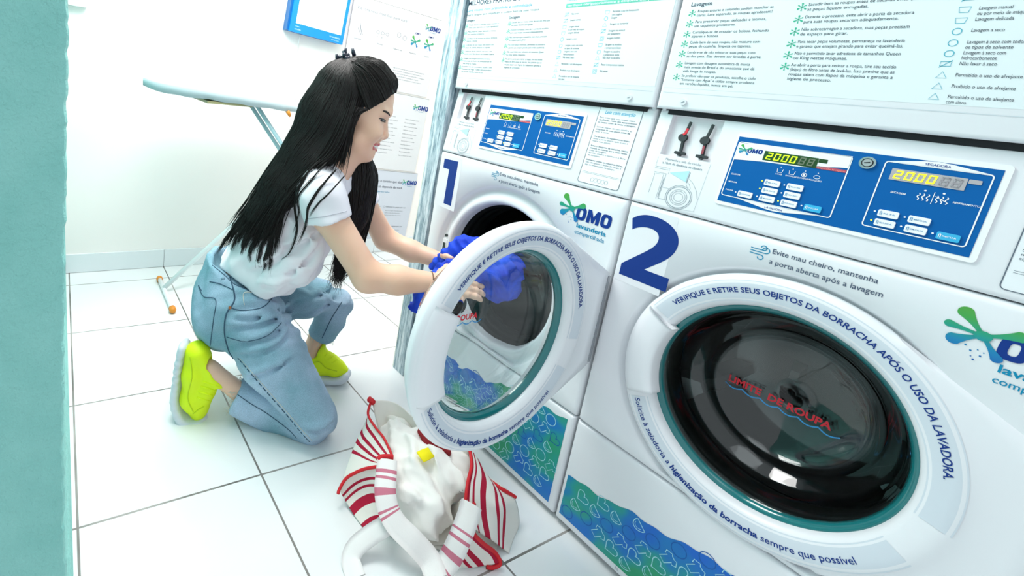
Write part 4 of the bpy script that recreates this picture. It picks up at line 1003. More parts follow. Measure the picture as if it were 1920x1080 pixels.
# hair: a body of hair plus strands that follow it
hr = SDF()
hr.ell(hp(665, 176), HA, (.096, .083, .090), .02)
n_ = np.cross(hp(672, 214) - hp(746, 170), SD); n_ = n_ if n_ @ (hp(700, 230) - hp(700, 195)) > 0 else -n_
hr.plane(hp(708, 189), n_, .012)
hr.chain([hp(722, 157), hp(704, 136), hp(676, 128), hp(652, 130)], [.034, .030, .026, .018], .02, flat=(SD, 1.6))
hr.chain([Q(640, 165, .30), Q(612, 215, .31), Q(575, 290, .325), Q(532, 350, .34), Q(492, 400, .345), Q(470, 432, .35)], [.075, .074, .066, .058, .040, .014], .03, flat=(SD, 1.15))
hr.chain([Q(648, 215, .36), Q(628, 270, .365), Q(585, 312, .385), Q(540, 365, .395), Q(512, 412, .39)], [.034, .036, .032, .026, .010], .02)
hr.chain([Q(668, 300, .22), Q(668, 350, .205), Q(660, 400, .22), Q(648, 455, .25), Q(632, 510, .27)], [.048, .055, .045, .030, .010], .03)
hm_ = hr.mesh(.006); hbv = BVHTree.FromPolygons([Vector(v) for v in hm_[0]], [tuple(f) for f in hm_[1]])
st = MB(); rng = np.random.default_rng(11)
A_ = lambda *p_: [Q(u, v, s) for u, v, s in p_]
back = [A_((645, 122, .30), (606, 168, .30), (560, 238, .30), (508, 315, .31), (468, 380, .32), (442, 420, .33), (428, 446, .335)),
        A_((652, 128, .345), (622, 190, .36), (580, 262, .37), (526, 345, .38), (486, 405, .385), (466, 436, .385), (455, 460, .39)),
        A_((662, 150, .372), (640, 215, .39), (603, 283, .40), (552, 345, .41), (515, 400, .41), (500, 435, .405), (494, 465, .40)),
        A_((668, 178, .375), (652, 232, .405), (628, 285, .415), (582, 322, .425), (542, 368, .425), (520, 408, .42), (508, 440, .41))]
strandmesh(st, back, 1150, 26, .0016, .0075, rng, 1.0, hbv)
rl = np.random.default_rng(17)
for tip in ((405, 480), (414, 470), (424, 466), (434, 474), (443, 462), (452, 480), (460, 470), (470, 492), (478, 478), (486, 500), (496, 512), (507, 516), (500, 494), (514, 484), (522, 470)):
    k_ = (tip[0] - 405)/117; u0, v0 = 478 + 62*k_, 362 - 8*k_; c_ = (u0 + tip[0])/2 - 6 + 10*rl.random(), (v0 + tip[1])/2 + 8*rl.random(); sv = .335 + .085*k_ + .006*rl.random()
    g_ = [A_((u0, v0, sv + .01), (c_[0], c_[1], sv), ((c_[0] + tip[0])/2 + 3*rl.random() - 4, (c_[1] + tip[1])/2, sv), (*tip, sv))]*2
    strandmesh(st, g_, 26, 16, .0014, .0034, rng, .25, tbv)
frontg = [A_((690, 290, .16), (706, 330, .16), (698, 390, .18), (684, 440, .22), (655, 500, .26), (612, 524, .28)), A_((665, 280, .25), (668, 340, .265), (662, 400, .27), (650, 450, .28), (640, 500, .285), (622, 550, .29)), A_((640, 290, .31), (640, 340, .30), (645, 400, .29), (640, 460, .285), (630, 505, .285), (634, 545, .285))]
strandmesh(st, frontg, 420, 22, .0016, .007, rng, 1.0, hbv)
top = [[hp(743, 172, .0), hp(738, 146, .0), hp(716, 120, .0), hp(690, 109, .0), hp(654, 116, .0)], [hp(734, 176, .045), hp(726, 148, .052), hp(706, 126, .052), hp(682, 117, .045), hp(653, 120, .015)],
       [hp(718, 188, .070), hp(704, 160, .078), hp(688, 138, .075), hp(670, 126, .06), hp(651, 122, .02)], [hp(688, 205, .086), hp(678, 175, .094), hp(668, 150, .088), hp(658, 134, .07), hp(648, 124, .03)]]
strandmesh(st, top, 520, 16, .0015, .0030, rng, 1.0, hbv)
strandmesh(st, [[mirror(np.array(p_)) for p_ in g_] for g_ in top], 260, 16, .0015, .0030, rng, 1.0, hbv)
crown = [[hp(654, 116, .0), hp(628, 142, .03), hp(606, 180, .03), hp(588, 220, .03)], [hp(652, 120, .02), hp(634, 155, .07), hp(618, 195, .075), hp(600, 240, .08)], [hp(652, 124, .03), hp(648, 165, .085), hp(638, 210, .095), hp(622, 260, .10)], [hp(655, 126, .035), hp(665, 165, .088), hp(660, 200, .095), hp(648, 250, .10)]]
strandmesh(st, crown, 520, 16, .0015, .004, rng, 1.0, hbv)
strandmesh(st, [[mirror(np.array(p_)) for p_ in g_] for g_ in crown[:3]], 200, 16, .0015, .004, rng, 1.0, hbv)
tuft = [[hp(668, 113, .02), hp(656, 116, .02), hp(645, 124, .02), hp(630, 142, .03)], [hp(668, 116, .045), hp(656, 124, .05), hp(646, 140, .06), hp(636, 165, .075)], [hp(672, 113, -.01), hp(656, 114, -.01), hp(640, 124, -.01), hp(622, 145, -.01)]]
strandmesh(st, tuft, 240, 10, .0016, .004, rng, 1.0, hbv)
side = [A_((690, 206, .378), (672, 214, .385), (660, 240, .39), (650, 285, .40), (640, 330, .41)), A_((664, 200, .385), (655, 235, .40), (645, 285, .405), (630, 325, .42)), A_((650, 170, .385), (640, 220, .40), (625, 280, .41), (606, 325, .43))]
strandmesh(st, side, 170, 16, .0015, .004, rng, 1.0, hbv)
for g_, n_ in ((A_((600, 300, .425), (570, 332, .445), (553, 380, .44), (557, 428, .43), (546, 468, .42), (528, 492, .41)), 16), (A_((630, 318, .45), (606, 346, .475), (582, 384, .48), (572, 425, .46), (556, 462, .44)), 16), (A_((585, 318, .43), (565, 352, .45), (560, 400, .44), (548, 440, .42)), 8), (A_((612, 305, .44), (590, 330, .46), (566, 370, .455), (562, 395, .44)), 6), (A_((646, 330, .46), (618, 362, .485), (596, 384, .487), (580, 410, .475)), 7)):
    strandmesh(st, [g_, g_], n_, 30, .0012, .0022, rng, .4, tbv)
clip0 = hp(650, 118, .0); V0 = hm_[0]; rg = np.random.default_rng(21)
for vi in rg.choice(len(V0), 2300):
    p0 = V0[vi]; C = [p0]; d_prev = None
    for k_ in range(10):
        q_ = C[-1]; rv = q_ - clip0; dist = np.linalg.norm(rv); t_ = min(1, max(0, (dist - .10)/.10))
        flow = -UP*.85 - FW*(.55 if q_ @ SD > .275 or q_ @ FW < -.36 else 0.0)
        d_ = rv/(dist + 1e-6)*(1 - t_) + flow*t_; co, no, fi, ds_ = hbv.find_nearest(Vector(q_)); no = np.array(no)
        d_ = d_ - no*(d_ @ no); d_ /= np.linalg.norm(d_) + 1e-9
        nx = q_ + d_*.011; co, no, fi, ds_ = hbv.find_nearest(Vector(nx)); C.append(np.array(co) + np.array(no)*(.0006 + .0016*rg.random()))
    st.tube(C[1:], [.0015*(1 - .8*(i_/8)**2) for i_ in range(10)], 4, caps=False)
o1 = MB(); o1.v = [tuple(v) for v in V0]; o1.f = [tuple(f) for f in hm_[1]]
o1.add(st.v, st.f); hair = hang(o1.build('hair', HAIR, None, True))
cl = MB(); rg = np.random.default_rng(5); c0_ = hp(648, 108, .02)
for i in range(16):
    a = rg.normal(0, 1, 3); a /= np.linalg.norm(a); p0 = c0_ + rg.normal(0, .0105, 3); cl.tube([p0, p0 + a*.009 + UP*.003, p0 + a*.015 + UP*.008], [.0062, .0062, .0034], 6)
for i in range(10):
    a = rg.normal(0, 1, 3); a /= np.linalg.norm(a); p0 = c0_ + np.array([0, 0, -.004]) + rg.normal(0, .006, 3); cl.tube([p0 - a*.008, p0, p0 + a*.008], [.004, .0085, .004], 7)
cl.tube([hp(640, 128, -.03), hp(646, 120, -.01), hp(650, 118, .012), hp(648, 124, .034)], .0065, 8)
hang(cl.build('hair_clip', mat('clip_black', (.008, .012, .03), .3), None, True), hair)

# ------------------------------------------------------------------ blue garment in her hands, going into the drum
BLUE = mat('royal_blue_cloth', (.012, .055, .60), .7, spec=.25)
lkn = noise(BLUE, 14, 3); lk(BLUE, ramp(BLUE, lkn, [(.35, (.006, .03, .42)), (.65, (.02, .09, .78))]), bsdf(BLUE).inputs['Base Color'])
def crumple(a, f):
    def fn(P_, G):
        x, y, z = P_[..., 0]*f, P_[..., 1]*f, P_[..., 2]*f
        w1 = np.sin(x + 1.7*np.sin(.8*y + .5*z)) ; w2 = np.sin(1.3*y - .6*x + 1.6*np.sin(.9*z)); w3 = np.sin(1.5*z + .7*x + 1.5*np.sin(1.1*y))
        return a*(np.abs(w1) + np.abs(w2) + np.abs(w3) - 1.6)
    return fn
g = SDF()
g.chain([Q(779, 574, .43), Q(800, 556, .43), Q(838, 512, .36)], [.018, .030, .030], .03, flat=(SD, 1.3)); g.chain([Q(812, 497, .20), Q(842, 482, .24), Q(868, 466, .25), Q(900, 470, .28)], [.014, .026, .034, .040], .03)
g.chain([Q(838, 512, .36), Q(890, 500, .36), Q(935, 500, .36), Q(955, 540, .36)], [.028, .045, .055, .030], .03); g.cone(Q(935, 470, .33), Q(930, 540, .38), .04, .04, .03)
g.fn(crumple(.006, 60)); gar = soft('blue_garment', [g.mesh(.005)], BLUE, None, 1)
tag(gar, 'royal blue garment bunched in her hands at the open washer', 'clothing')

# ------------------------------------------------------------------ striped cloth bag and the washing in it
def uvpatch(name, rows, nu, nv, m, parent, wob=.0, th=.0025, f=40):
    """cloth sheet through a grid of points, with a thickness; UV: u along a row, v from row to row"""
    R_ = [catmull([ph(*c) for c in r], nu) for r in rows]; G = np.zeros((nv, nu, 3))
    for j in range(nu): G[:, j] = np.array(catmull([r[j] for r in R_], nv))
    du = np.gradient(G, axis=1); dv = np.gradient(G, axis=0); N = np.cross(du, dv); N /= np.linalg.norm(N, axis=2)[..., None] + 1e-9
    if (N[nv//2, nu//2] @ (CL - G[nv//2, nu//2])) < 0: N = -N
    wv = wob*(np.sin(G[..., 0]*f + 2*np.sin(G[..., 1]*f*.7)) + np.sin(G[..., 1]*f*1.3 + 1.5*np.sin(G[..., 2]*f)))
    G = G + N*wv[..., None]; B = G - N*th
    V = np.concatenate([G.reshape(-1, 3), B.reshape(-1, 3)]); o = nu*nv; fs = []
    for i in range(nv-1):
        for j in range(nu-1):
            a = i*nu + j; q = (a, a+1, a+nu+1, a+nu); fs += [q, tuple(k + o for k in q[::-1])]
    per = [j for j in range(nu)] + [i*nu + nu-1 for i in range(1, nv)] + [(nv-1)*nu + j for j in range(nu-2, -1, -1)] + [i*nu for i in range(nv-2, 0, -1)]
    for a, b_ in zip(per, per[1:] + per[:1]): fs.append((b_, a, a + o, b_ + o))
    me = bpy.data.meshes.new(name); me.from_pydata(V.tolist(), [], fs); me.update()
    uvl = me.uv_layers.new(name='UVMap')
    for lp in me.loops:
        k = lp.vertex_index % o; uvl.data[lp.index].uv = ((k % nu)/(nu-1), (k // nu)/(nv-1))
    ob = link(name, me, m, parent, True); ob['rim'] = 0; del ob['rim']
    return ob, G
def stripe_mat(name, bands, axis=1, base=(.80, .77, .71), red=(.42, .015, .045), rot=None):
    m = mat(name, base, .85, spec=.15); uv = nd(m, 'ShaderNodeUVMap'); sp = nd(m, 'ShaderNodeSeparateXYZ'); lk(m, uv.outputs[0], sp.inputs[0])
    st_ = [(0, base)]
    for a, b_ in bands: st_ += [(a, red), (b_, base)]
    lk(m, ramp(m, sp.outputs[axis], st_, 'CONSTANT'), bsdf(m).inputs['Base Color']); bump(m, noise(m, 300, 2), .2, .002); return m
CREAM = mat('cream_canvas', (.80, .77, .71), .85, spec=.15); REDTRIM = mat('red_piping', (.62, .006, .015), .6)
bag = tag(empty('tote_bag', tuple(ph(800, 930, 0))), 'cream cloth tote bag with dark red stripes and red piping, on the floor', 'bag')
BL = Matrix.Translation(-Vector(bag.location))
def bagpart(o): o.parent = bag; o.matrix_parent_inverse = BL; return o
sA = stripe_mat('stripes_flap', [(.22, .30), (.42, .48), (.54, .59), (.66, .695)])
sB = stripe_mat('stripes_side', [(.22, .28), (.36, .42), (.56, .72), (.88, .97)])
sC = stripe_mat('stripes_end', [(.07, .12), (.18, .23), (.34, .44), (.60, .66), (.73, .78)])
sD = stripe_mat('stripes_corner', [(.30, .42), (.55, .67), (.86, .95)])
A0 = [(697,750,.17),(690,776,.17),(703,800,.165),(720,822,.16),(736,856,.15)]
B0 = [(636,918,.05),(648,898,.07),(665,887,.09),(685,879,.11),(708,875,.13)]
pa, _ = uvpatch('flap_panel', [A0, [(686,790,.13),(686,806,.14),(700,826,.14),(714,845,.14),(730,862,.145)], [(662,845,.09),(672,850,.10),(686,858,.11),(702,865,.125),(718,870,.135)], B0], 26, 22, sA, None, .0015); bagpart(pa)
pb, _ = uvpatch('side_panel', [B0, [(645,935,.02),(660,920,.04),(675,910,.06),(692,905,.08),(712,905,.10)], [(660,960,.008),(672,948,.02),(685,940,.035),(700,935,.05),(716,938,.06)], [(683,992,.004),(692,986,.01),(700,981,.015),(712,978,.02),(724,978,.03)]], 24, 20, sB, None, .001); bagpart(pb)
C0 = [(880,842,.17),(884,872,.16),(877,905,.15),(872,945,.12),(885,990,.10)]
pc, _ = uvpatch('end_panel', [C0, [(890,850,.155),(896,880,.15),(893,915,.14),(893,955,.11),(902,1000,.075)], [(902,870,.13),(916,905,.125),(918,938,.115),(920,972,.08),(924,1015,.04)], [(914,892,.11),(934,920,.10),(944,950,.095),(946,982,.045),(942,1028,.015)], [(920,896,.10),(950,916,.085),(967,942,.06),(972,985,.008),(955,1036,.005)]], 30, 26, sC, None, .0015); bagpart(pc)
D0 = [(872,955,.11),(885,995,.10),(905,1018,.07),(928,1036,.035),(938,1056,.015)]
pd, _ = uvpatch('corner_panel', [[(840,1030,.05),(845,1042,.035),(852,1052,.02),(858,1058,.01),(864,1062,.004)], [(850,1000,.08),(862,1025,.055),(874,1043,.03),(884,1055,.015),(892,1063,.004)], D0], 24, 20, sD, None, .001); bagpart(pd)
pe, _ = uvpatch('back_panel', [[(697,751,.17),(735,754,.165),(775,785,.16),(825,815,.165),(880,842,.17)], [(706,790,.13),(742,790,.12),(785,815,.12),(832,835,.125),(878,862,.14)], [(716,830,.08),(750,830,.06),(790,850,.05),(835,865,.05),(876,890,.09)]], 30, 18, CREAM, None, .003); bagpart(pe)
pf, _ = uvpatch('front_panel', [[(708,872,.13),(740,915,.05),(790,960,.03),(840,950,.04),(874,930,.13)], [(706,930,.06),(735,960,.03),(790,985,.02),(845,985,.03),(878,985,.10)], [(716,978,.02),(745,1010,.008),(790,1020,.006),(835,1022,.01),(866,1010,.06)]], 26, 14, CREAM, None, .002); bagpart(pf)
b_, _ = uvpatch('bag_base', [[(720,850,.03),(780,850,.012),(850,870,.012),(915,900,.03)], [(690,930,.006),(770,940,.005),(860,950,.005),(945,960,.006)], [(700,985,.004),(780,1015,.004),(860,1040,.004),(925,1050,.004)]], 16, 12, CREAM, None); bagpart(b_)
def piping(pts, r, nm='red_piping'):
    b = MB(); P_ = catmull([ph(*q) for q in pts], 40); b.tube(P_, r, 7); return bagpart(b.build(nm, REDTRIM, None, True))
piping([(692,748,.175),(697,752,.175),(700,755,.17)], .009, 'red_tab'); piping(A0, .0036); piping([(708,862,.15),(718,857,.152),(736,857,.15)], .0075); piping(B0[::-1] + [(634,926,.045)], .0043)
piping([(876,836,.172)] + C0[:4], .0042); piping([(872,946,.125),(884,948,.125),(890,945,.12)], .0042); piping([(912,896,.105),(936,914,.10),(950,922,.09),(966,932,.07)], .0052); piping(D0 + [(925,1064,.006),(912,1063,.006)], .0050)
def ribbon(nm, pts, wd, m, bands=None, lift=None):
    """flat strap: points with a height, laid with its face up and towards the light"""
    C = np.array(catmull([ph(*q) for q in pts], 44)); T = np.gradient(C, axis=0); T /= np.linalg.norm(T, axis=1)[:, None]
    nrm = np.array([.45, -.45, .77]); W_ = np.cross(T, nrm); W_ /= np.linalg.norm(W_, axis=1)[:, None]; N = np.cross(W_, T); N[N[:, 2] < 0] *= -1
    V = []; fs = []; k = 5
    for i in range(44):
        for j in range(k):
            t = j/(k-1)*2 - 1; V.append(C[i] + W_[i]*wd/2*t + N[i]*.003*(1 - t*t))
    o = len(V); V += [V[i] - N[i//k]*.003 for i in range(o)]
    for i in range(43):
        for j in range(k-1):
            a = i*k + j; q = (a, a+1, a+k+1, a+k); fs += [q, tuple(x + o for x in q[::-1])]
        for a, c in ((i*k, (i+1)*k), (i*k+k-1, (i+1)*k+k-1)): fs.append((a, c, c+o, a+o))
    me = bpy.data.meshes.new(nm); me.from_pydata([tuple(v) for v in V], [], fs); me.update(); uvl = me.uv_layers.new(name='UVMap')
    for lp in me.loops:
        q = lp.vertex_index % o; uvl.data[lp.index].uv = ((q % k)/(k-1), (q//k)/43)
    return bagpart(link(nm, me, m, None, True))
WASHRED = (.58, .19, .26)
s1 = stripe_mat('strap_stripes', [(.10, .13), (.16, .185), (.26, .32), (.42, .44), (.46, .48)], base=(.82, .80, .78), red=WASHRED); s2 = stripe_mat('strap_stripes_fine', [(.36, .39), (.45, .49), (.64, .74), (.88, .91)], base=(.82, .80, .78), red=WASHRED)
ribbon('strap', [(726,862,.155),(724,890,.15),(722,920,.135),(728,955,.11),(745,985,.09),(775,1015,.07),(805,1050,.04),(818,1085,.03)], .052, s1)
ribbon('strap', [(738,962,.10),(722,985,.075),(695,1003,.05),(668,1025,.03),(658,1050,.015),(668,1085,.012)], .044, mat('plain_canvas', (.83, .82, .80), .85))
ribbon('strap', [(884,945,.13),(877,970,.125),(866,1000,.105),(853,1030,.075),(840,1053,.045),(822,1075,.03)], .050, s2)
# washing heaped in the bag
LIN = mat('white_cotton', (.88, .86, .82), .9, spec=.15)
g = SDF(); g.chain([ph(742, 815, .11), ph(760, 850, .10), ph(790, 880, .10), ph(830, 905, .10)], [.045, .055, .06, .05], .04); g.chain([ph(755, 890, .09), ph(770, 930, .08), ph(800, 960, .07)], [.045, .045, .04], .04); g.chain([ph(800, 850, .10), ph(845, 880, .10), ph(858, 905, .09)], [.045, .045, .035], .04)
g.chain([ph(775, 930, .075), ph(805, 965, .06), ph(828, 985, .045)], [.04, .036, .02], .03); g.fn(crumple(.010, 34)); g.fn(crumple(.003, 70))
hp_ = soft('white_laundry', [g.mesh(.005)], LIN, None, 3); tag(hp_, 'crumpled white laundry heaped in the mouth of the striped tote bag', 'laundry')
g = SDF(); g.chain([ph(733, 790, .12), ph(748, 803, .12), ph(772, 822, .10)], [.022, .026, .02], .02); g.fn(crumple(.005, 60)); o = soft('cream_towel', [g.mesh(.005)], stripe_mat('towel_plain', [(.5, .51)], base=(.80, .78, .72)), None, 1)
tag(o, 'rolled cream towel tucked at the far corner of the tote bag', 'towel')
o, _ = uvpatch('yellow_cloth', [[(781,848,.175),(792,843,.178),(803,839,.178)], [(788,858,.172),(799,853,.176),(809,849,.175)], [(795,867,.165),(805,862,.168),(815,856,.166)]], 10, 10, mat('yellow_fabric', (.92, .78, .0), .8), None, .0008); tag(o, 'small bright yellow cloth lying on the white laundry', 'cloth')
g = SDF(); g.chain([ph(790, 812, .155), ph(812, 828, .160), ph(838, 846, .155)], [.014, .019, .014], .02); g.fn(crumple(.005, 55)); o = soft('red_cloth', [g.mesh(.005)], mat('dark_red_fabric', (.25, .006, .012), .85), None, 1); tag(o, 'dark red cloth between the white laundry and the bag rim', 'cloth')

# ------------------------------------------------------------------ ironing board in front of the far wall
BX = -.92
ib = tag(empty('ironing_board', (BX, -.45, 0)), 'ironing board with a pale cover and light blue metal legs', 'ironing board')
IBM = Matrix.Translation(-Vector(ib.location))
def ibp(o): o.parent = ib; o.matrix_parent_inverse = IBM; return o
PALEBLUE = mat('pale_blue_tube', (.38, .56, .62), .4); COVER = mat('board_cover', (.50, .58, .62), .85); ORANGE = mat('orange_cap', (.75, .26, .02), .45)
# tapered padded top, sagging cover skirt below
b = MB(); ys = np.linspace(-.878, .16, 40)
z_at = lambda y: float(np.interp(y, [-.90, -.71, -.443, -.19, .33], [1.010, 1.003, .989, .968, .925]))
z_lo = lambda y: float(np.interp(y, [-.90, -.87, -.80, -.74, -.64, -.475, -.19, .33], [.986, .974, .958, .955, .953, .943, .929, .888]))
sec = []
for y in ys:
    t = (y + .878)/1.208; hw = .155*min(1, math.sqrt(max(0, 1 - (1 - min(1, t/.30))**2)))*.97 + .006; z = z_at(y); lo_ = z_lo(y) + .002*math.sin(y*47)
    sec.append([(BX - hw, y, lo_), (BX - hw - .004, y, z - .012), (BX - hw*.93, y, z - .002), (BX, y, z + .001), (BX + hw*.93, y, z - .002), (BX + hw + .004, y, z - .012), (BX + hw, y, lo_), (BX + hw*.85, y, lo_ + .003), (BX, y, lo_ + .014), (BX - hw*.85, y, lo_ + .003)])
k = 10; vs = [p_ for s_ in sec for p_ in s_]; fs = [(i*k+j, (i+1)*k+j, (i+1)*k+(j+1) % k, i*k+(j+1) % k) for i in range(39) for j in range(k)] + [tuple(range(k)), tuple(39*k + j for j in range(k-1, -1, -1))]
b.add(vs, fs); o = ibp(b.build('board_top', COVER, None, True))
b = MB()
for y in (-.59, -.40, -.375, -.265, -.17): b.tube([(BX + .157, y, z_lo(y)), (BX + .161, y + .006, z_at(y) - .014)], .0012, 5)
ibp(b.build('elastic_cord', mat('cord_grey', (.35, .38, .40), .7), None)).parent = ib
b = MB(); b.box((BX - .13, -.64, .9365), (BX + .152, -.44, .947)); ibp(b.build('mesh_tray', mat('tray_olive', (.30, .28, .14), .6), None))
for xo in (.0, .10):
    b = MB(); b.tube([(BX + xo, -.405, .945), (BX + xo, .36, .02)], .0095, 10); ibp(b.build('leg', PALEBLUE, None, True))
for xo in (-.05,):
    b = MB(); b.tube([(BX + xo, -.735, .02), (BX + xo, .20, .93)], .0115, 10); ibp(b.build('leg', mat('white_tube', (.84, .88, .90), .4), None, True))
b = MB(); b.tube([(BX - .165, -.735, .016), (BX + .165, -.735, .016)], .011, 10); ibp(b.build('foot_bar', mat('white_tube', (.84, .88, .90), .4), None, True))
b = MB(); b.tube([(BX - .165, .36, .016), (BX + .165, .36, .016)], .011, 10); ibp(b.build('foot_bar', PALEBLUE, None, True))
for x, y in ((-.178, -.735), (.178, -.735), (-.178, .36), (.178, .36)):
    b = MB(); sgn = 1 if x > 0 else -1; b.tube([(BX + x - sgn*.018, y, .016), (BX + x, y, .016), (BX + x + sgn*.012, y, .016)], [.0155, .0155, .011], 12); ibp(b.build('foot_cap', ORANGE, None, True))
b = MB(); y = -.272; b.tube([(BX + .15, y, .935), (BX + .152, y + .016, .910)], [.011, .006], 10); ibp(b.build('lever_tip', ORANGE, None, True))

# ------------------------------------------------------------------ framed light panel and posters on the far wall
TILT = math.radians(-4.6)
wallf = lambda x, y0, z0, tilt=TILT: (lambda a, b, e=0: (x + e, y0 + a*math.cos(tilt) - b*math.sin(tilt), z0 + a*math.sin(tilt) + b*math.cos(tilt)))
def slabbox(mb, S_, a0, b0, a1, b1, e0, e1):
    c = [(a0, b0), (a1, b0), (a1, b1), (a0, b1)]; mb.add([S_(a, b, e0) for a, b in c] + [S_(a, b, e1) for a, b in c], [(3, 2, 1, 0), (4, 5, 6, 7), (0, 1, 5, 4), (1, 2, 6, 5), (2, 3, 7, 6), (3, 0, 4, 7)])
S_ = wallf(XW, -.112, 1.331)
FB = mat('bright_blue_frame', (.0, .23, .74), .4); FS = mat('blue_case', (.0, .12, .36), .45)
sc = tag(empty('wall_display', (XW, .06, 1.33)), 'white panel in a bright blue frame hung high on the far wall', 'display panel'); SM = Matrix.Translation(-Vector(sc.location))
def scp(o, p_=None):
    if p_ is None: o.parent = sc; o.matrix_parent_inverse = SM
    else: o.parent = p_; o.matrix_parent_inverse = SM; 
    return o
b = MB(); slabbox(b, S_, -.012, .004, .325, .60, .002, .052); scp(b.build('case', FS, None))
b = MB()
for q in ((0, 0, .335, .048), (0, .048, .030, .60), (.318, .048, .335, .60), (.03, .57, .318, .60)): slabbox(b, S_, *q, .052, .066)
scp(b.build('frame', FB, None))
b = MB(); slabbox(b, S_, .030, .048, .318, .57, .052, .060); scp(b.build('panel', mat('lit_panel', (.9, .9, .9), .4), None))
b = MB(); b.text('www.', .030, .030, .011, S_, .0668, .0); b.text('omolav', .028, .014, .013, S_, .0668, .0); b.text('lavanderia', .245, .024, .014, S_, .0668, .0, 'l', width=.066); b.text('omo.com', .258, .010, .009, S_, .0668, .0, 'l', width=.050); scp(b.build('frame_print', mat('frame_print', (.55, .78, .92), .5), None))
b = MB(); b.tube(catmull([(XW + .03, -.03, 1.325), (XW + .012, -.028, 1.22), (XW + .008, -.022, 1.05), (XW + .008, .015, .80), (XW + .008, .02, .30)], 30), .0030, 6)
tag(b.build('power_cord', mat('cord_white', (.72, .72, .72), .5), None, True), 'thin white power cord hanging down the wall below the blue frame', 'cord')
PB = mat('board_white', (.70, .70, .73), .4); PG = mat('board_grey', (.60, .63, .71), .4); EDGE = mat('board_edge', (.20, .20, .21), .5); PTXT = mat('poster_grey_print', (.22, .24, .28), .5)
def poster(name, a1_, z0_, z1_, label, fill, m):
    y0 = .265; S2 = wallf(XW + .001, y0, z0_, math.radians(-3.4)); W_ = a1_; H_ = z1_ - z0_
    r = tag(empty(name, (XW, y0 + W_/2, z0_)), label, 'poster', 'printed boards on the far wall'); M_ = Matrix.Translation(-Vector(r.location))
    def pp(o): o.parent = r; o.matrix_parent_inverse = M_; return o
    b = MB(); slabbox(b, S2, 0, .002, W_, H_ - .002, 0, .006); pp(b.build('board', m, None))
    b = MB(); b.stroke([(.002, H_ - .004), (W_ - .002, H_ - .004)], .002, S2, .0064); b.stroke([(.002, .004), (.002, H_ - .004)], .002, S2, .0064); pp(b.build('edge_line', EDGE, None))
    lx, lz = W_ - .105, H_ - .085
    b = MB(); add_omo(b, lx + .026, lz, .030, S2, .0068); pp(b.build('logo_letters', LOGO, None)); b = MB(); add_splash(b, lx + .010, lz + .014, .62, S2, .0064); pp(b.build('logo_splash', SPLASH, None)); b = MB(); b.text('lavanderia', lx + .034, lz - .012, .010, S2, .0066); pp(b.build('logo_words', TEALINK, None))
    fill(S2, W_, H_, pp)
def fill_top(S2, W_, H_, pp):
    b = MB(); b.text('De cara nova, mais fácil para você!', .035, H_ - .075, .024, S2, .0066, 0, 'l', width=.37); pp(b.build('heading', mat('heading_grey', (.26, .28, .32), .5), None))
    b = MB()
    b.stroke([(.07, H_-.15), (.085, H_-.19), (.10, H_-.215)], .004, S2, .0066); b.stroke([(.06, H_-.18), (.09, H_-.215)], .003, S2, .0066); b.text('Carregue', .045, H_-.245, .014, S2, .0066)
    for i in range(3): b.stroke(oval(.205 + i*.034, H_-.175, .011, .009, 14), .002, S2, .0066, True); b.text('ABC'[i], .20 + i*.034, H_-.205, .012, S2, .0066)
    b.text('Escolha', .21, H_-.245, .014, S2, .0066)
    for i in range(2): b.stroke(oval(.36 + i*.045, H_-.16 - i*.01, .014, .014, 14), .0022, S2, .0066, True)
    b.text('Pague e use', .335, H_-.25, .014, S2, .0066); b.text('Aproveite', .46, H_-.25, .013, S2, .0066); b.text('Pronto!', .58, H_-.25, .013, S2, .0066)
    for i in range(5): b.text('Siga as instruções do aplicativo para liberar a máquina', .36, .14 - i*.016, .010, S2, .0066, 0, 'l', width=(.25, .23, .26, .21, .24)[i])
    pp(b.build('print', PTXT, None))
    for x in (.49, .60):
        b = MB(); add_splash(b, x, H_ - .175, 1.0, S2, .0066); pp(b.build('splash_picture', SPLASH, None))
        b = MB(); b.text('OMO', x - .012, H_ - .128, .016, S2, .0066, .02); pp(b.build('bottle_print', LOGO, None))
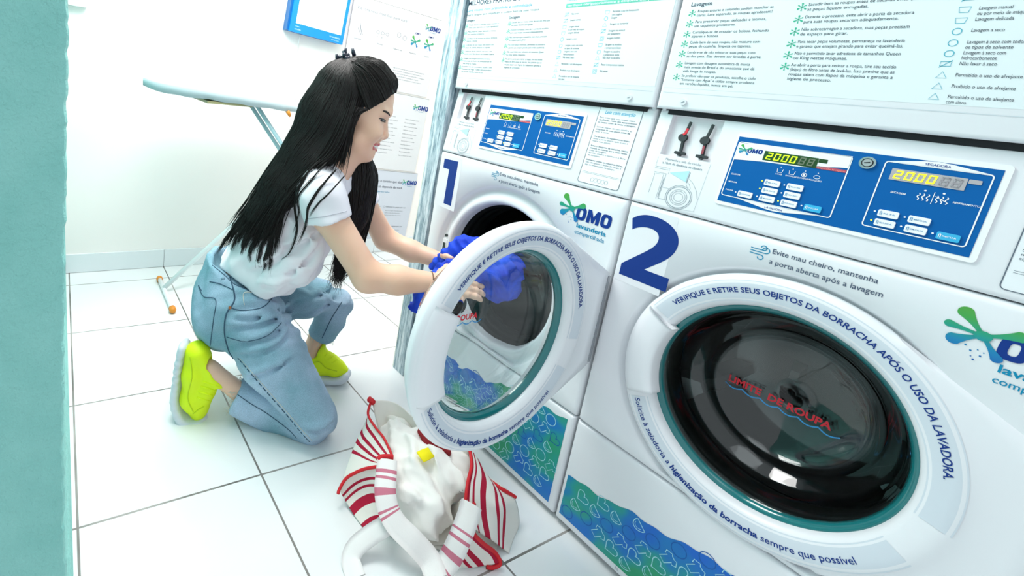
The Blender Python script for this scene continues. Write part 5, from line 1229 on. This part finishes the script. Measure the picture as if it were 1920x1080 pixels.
def fill_mid(S2, W_, H_, pp):
    b = MB(); b.text('Como usar a lavanderia', .06, H_ - .08, .024, S2, .0066); pp(b.build('heading', mat('heading_grey', (.26, .28, .32), .5), None))
    b = MB()
    for c in range(3):
        for i in range(11): b.text(('Separe as roupas por cor e tecido', 'Confira todos os bolsos antes', 'Escolha o ciclo desejado no painel', 'Feche bem a porta da máquina')[(i + c) % 4], .10 + c*.20, H_ - .15 - i*.024 - c*.004, .010, S2, .0066, 0, 'l', width=(.13, .11, .135, .10)[(i*3 + c) % 4]*(1.1 if c == 1 else .85))
    pp(b.build('print', PTXT, None))
def fill_low(S2, W_, H_, pp):
    b = MB(); b.text('Cuide das roupas para o tempinho que elas', .44, H_ - .085, .024, S2, .0066, .004, 'r' if False else 'l', width=.0001) if False else None
    b.text('Tenha todo o carinho que elas', .545, H_ - .080, .024, S2, .0066, .004, 'r'); b.text('merecem, só depende de você.', .560, H_ - .118, .024, S2, .0066, .004, 'r'); pp(b.build('heading', INK, None))
    b = MB(); b.text('Dicas para lavar melhor', .46, H_ - .150, .014, S2, .0066, 0, 'r'); pp(b.build('subtitle', TEALINK, None))
    b = MB()
    for c, r_ in ((0, 0), (1, 0), (0, 1), (1, 1)):
        x, z = .24 + c*.21, H_ - .25 - r_*.135; b.stroke(oval(x - .012, z + .004, .006, .006, 12), .0016, S2, .0066, True); b.text('Selecione as peças por cor', x, z, .014, S2, .0066, .012, 'l', width=.17)
        for i in range(3): b.text('Separe as roupas claras das escuras e', x, z - .024 - i*.016, .010, S2, .0066, 0, 'l', width=(.15, .13, .14)[i])
    pp(b.build('print', PTXT, None))
PG_ = PB
poster('poster', .665, 1.105, 1.605, 'topmost printed board, with a row of icons, right of the blue frame', fill_top, PB)
poster('poster', .665, .600, 1.098, 'middle printed board with small grey columns, level with her face', fill_mid, PB)
poster('poster', .665, .095, .593, 'lowest printed board, with a dark two-line heading, above her arms', fill_low, PG)

b = MB(); b.rrect(-1.160, 1.281, -1.083, 1.385, .006, lambda a, z, e=0: (XW + e, a, z), .034, .034)
tag(b.build('junction_box', mat('pale_box', (.66, .72, .70), .5), None), 'pale plastic box high on the far wall beside the mint wall', 'box')
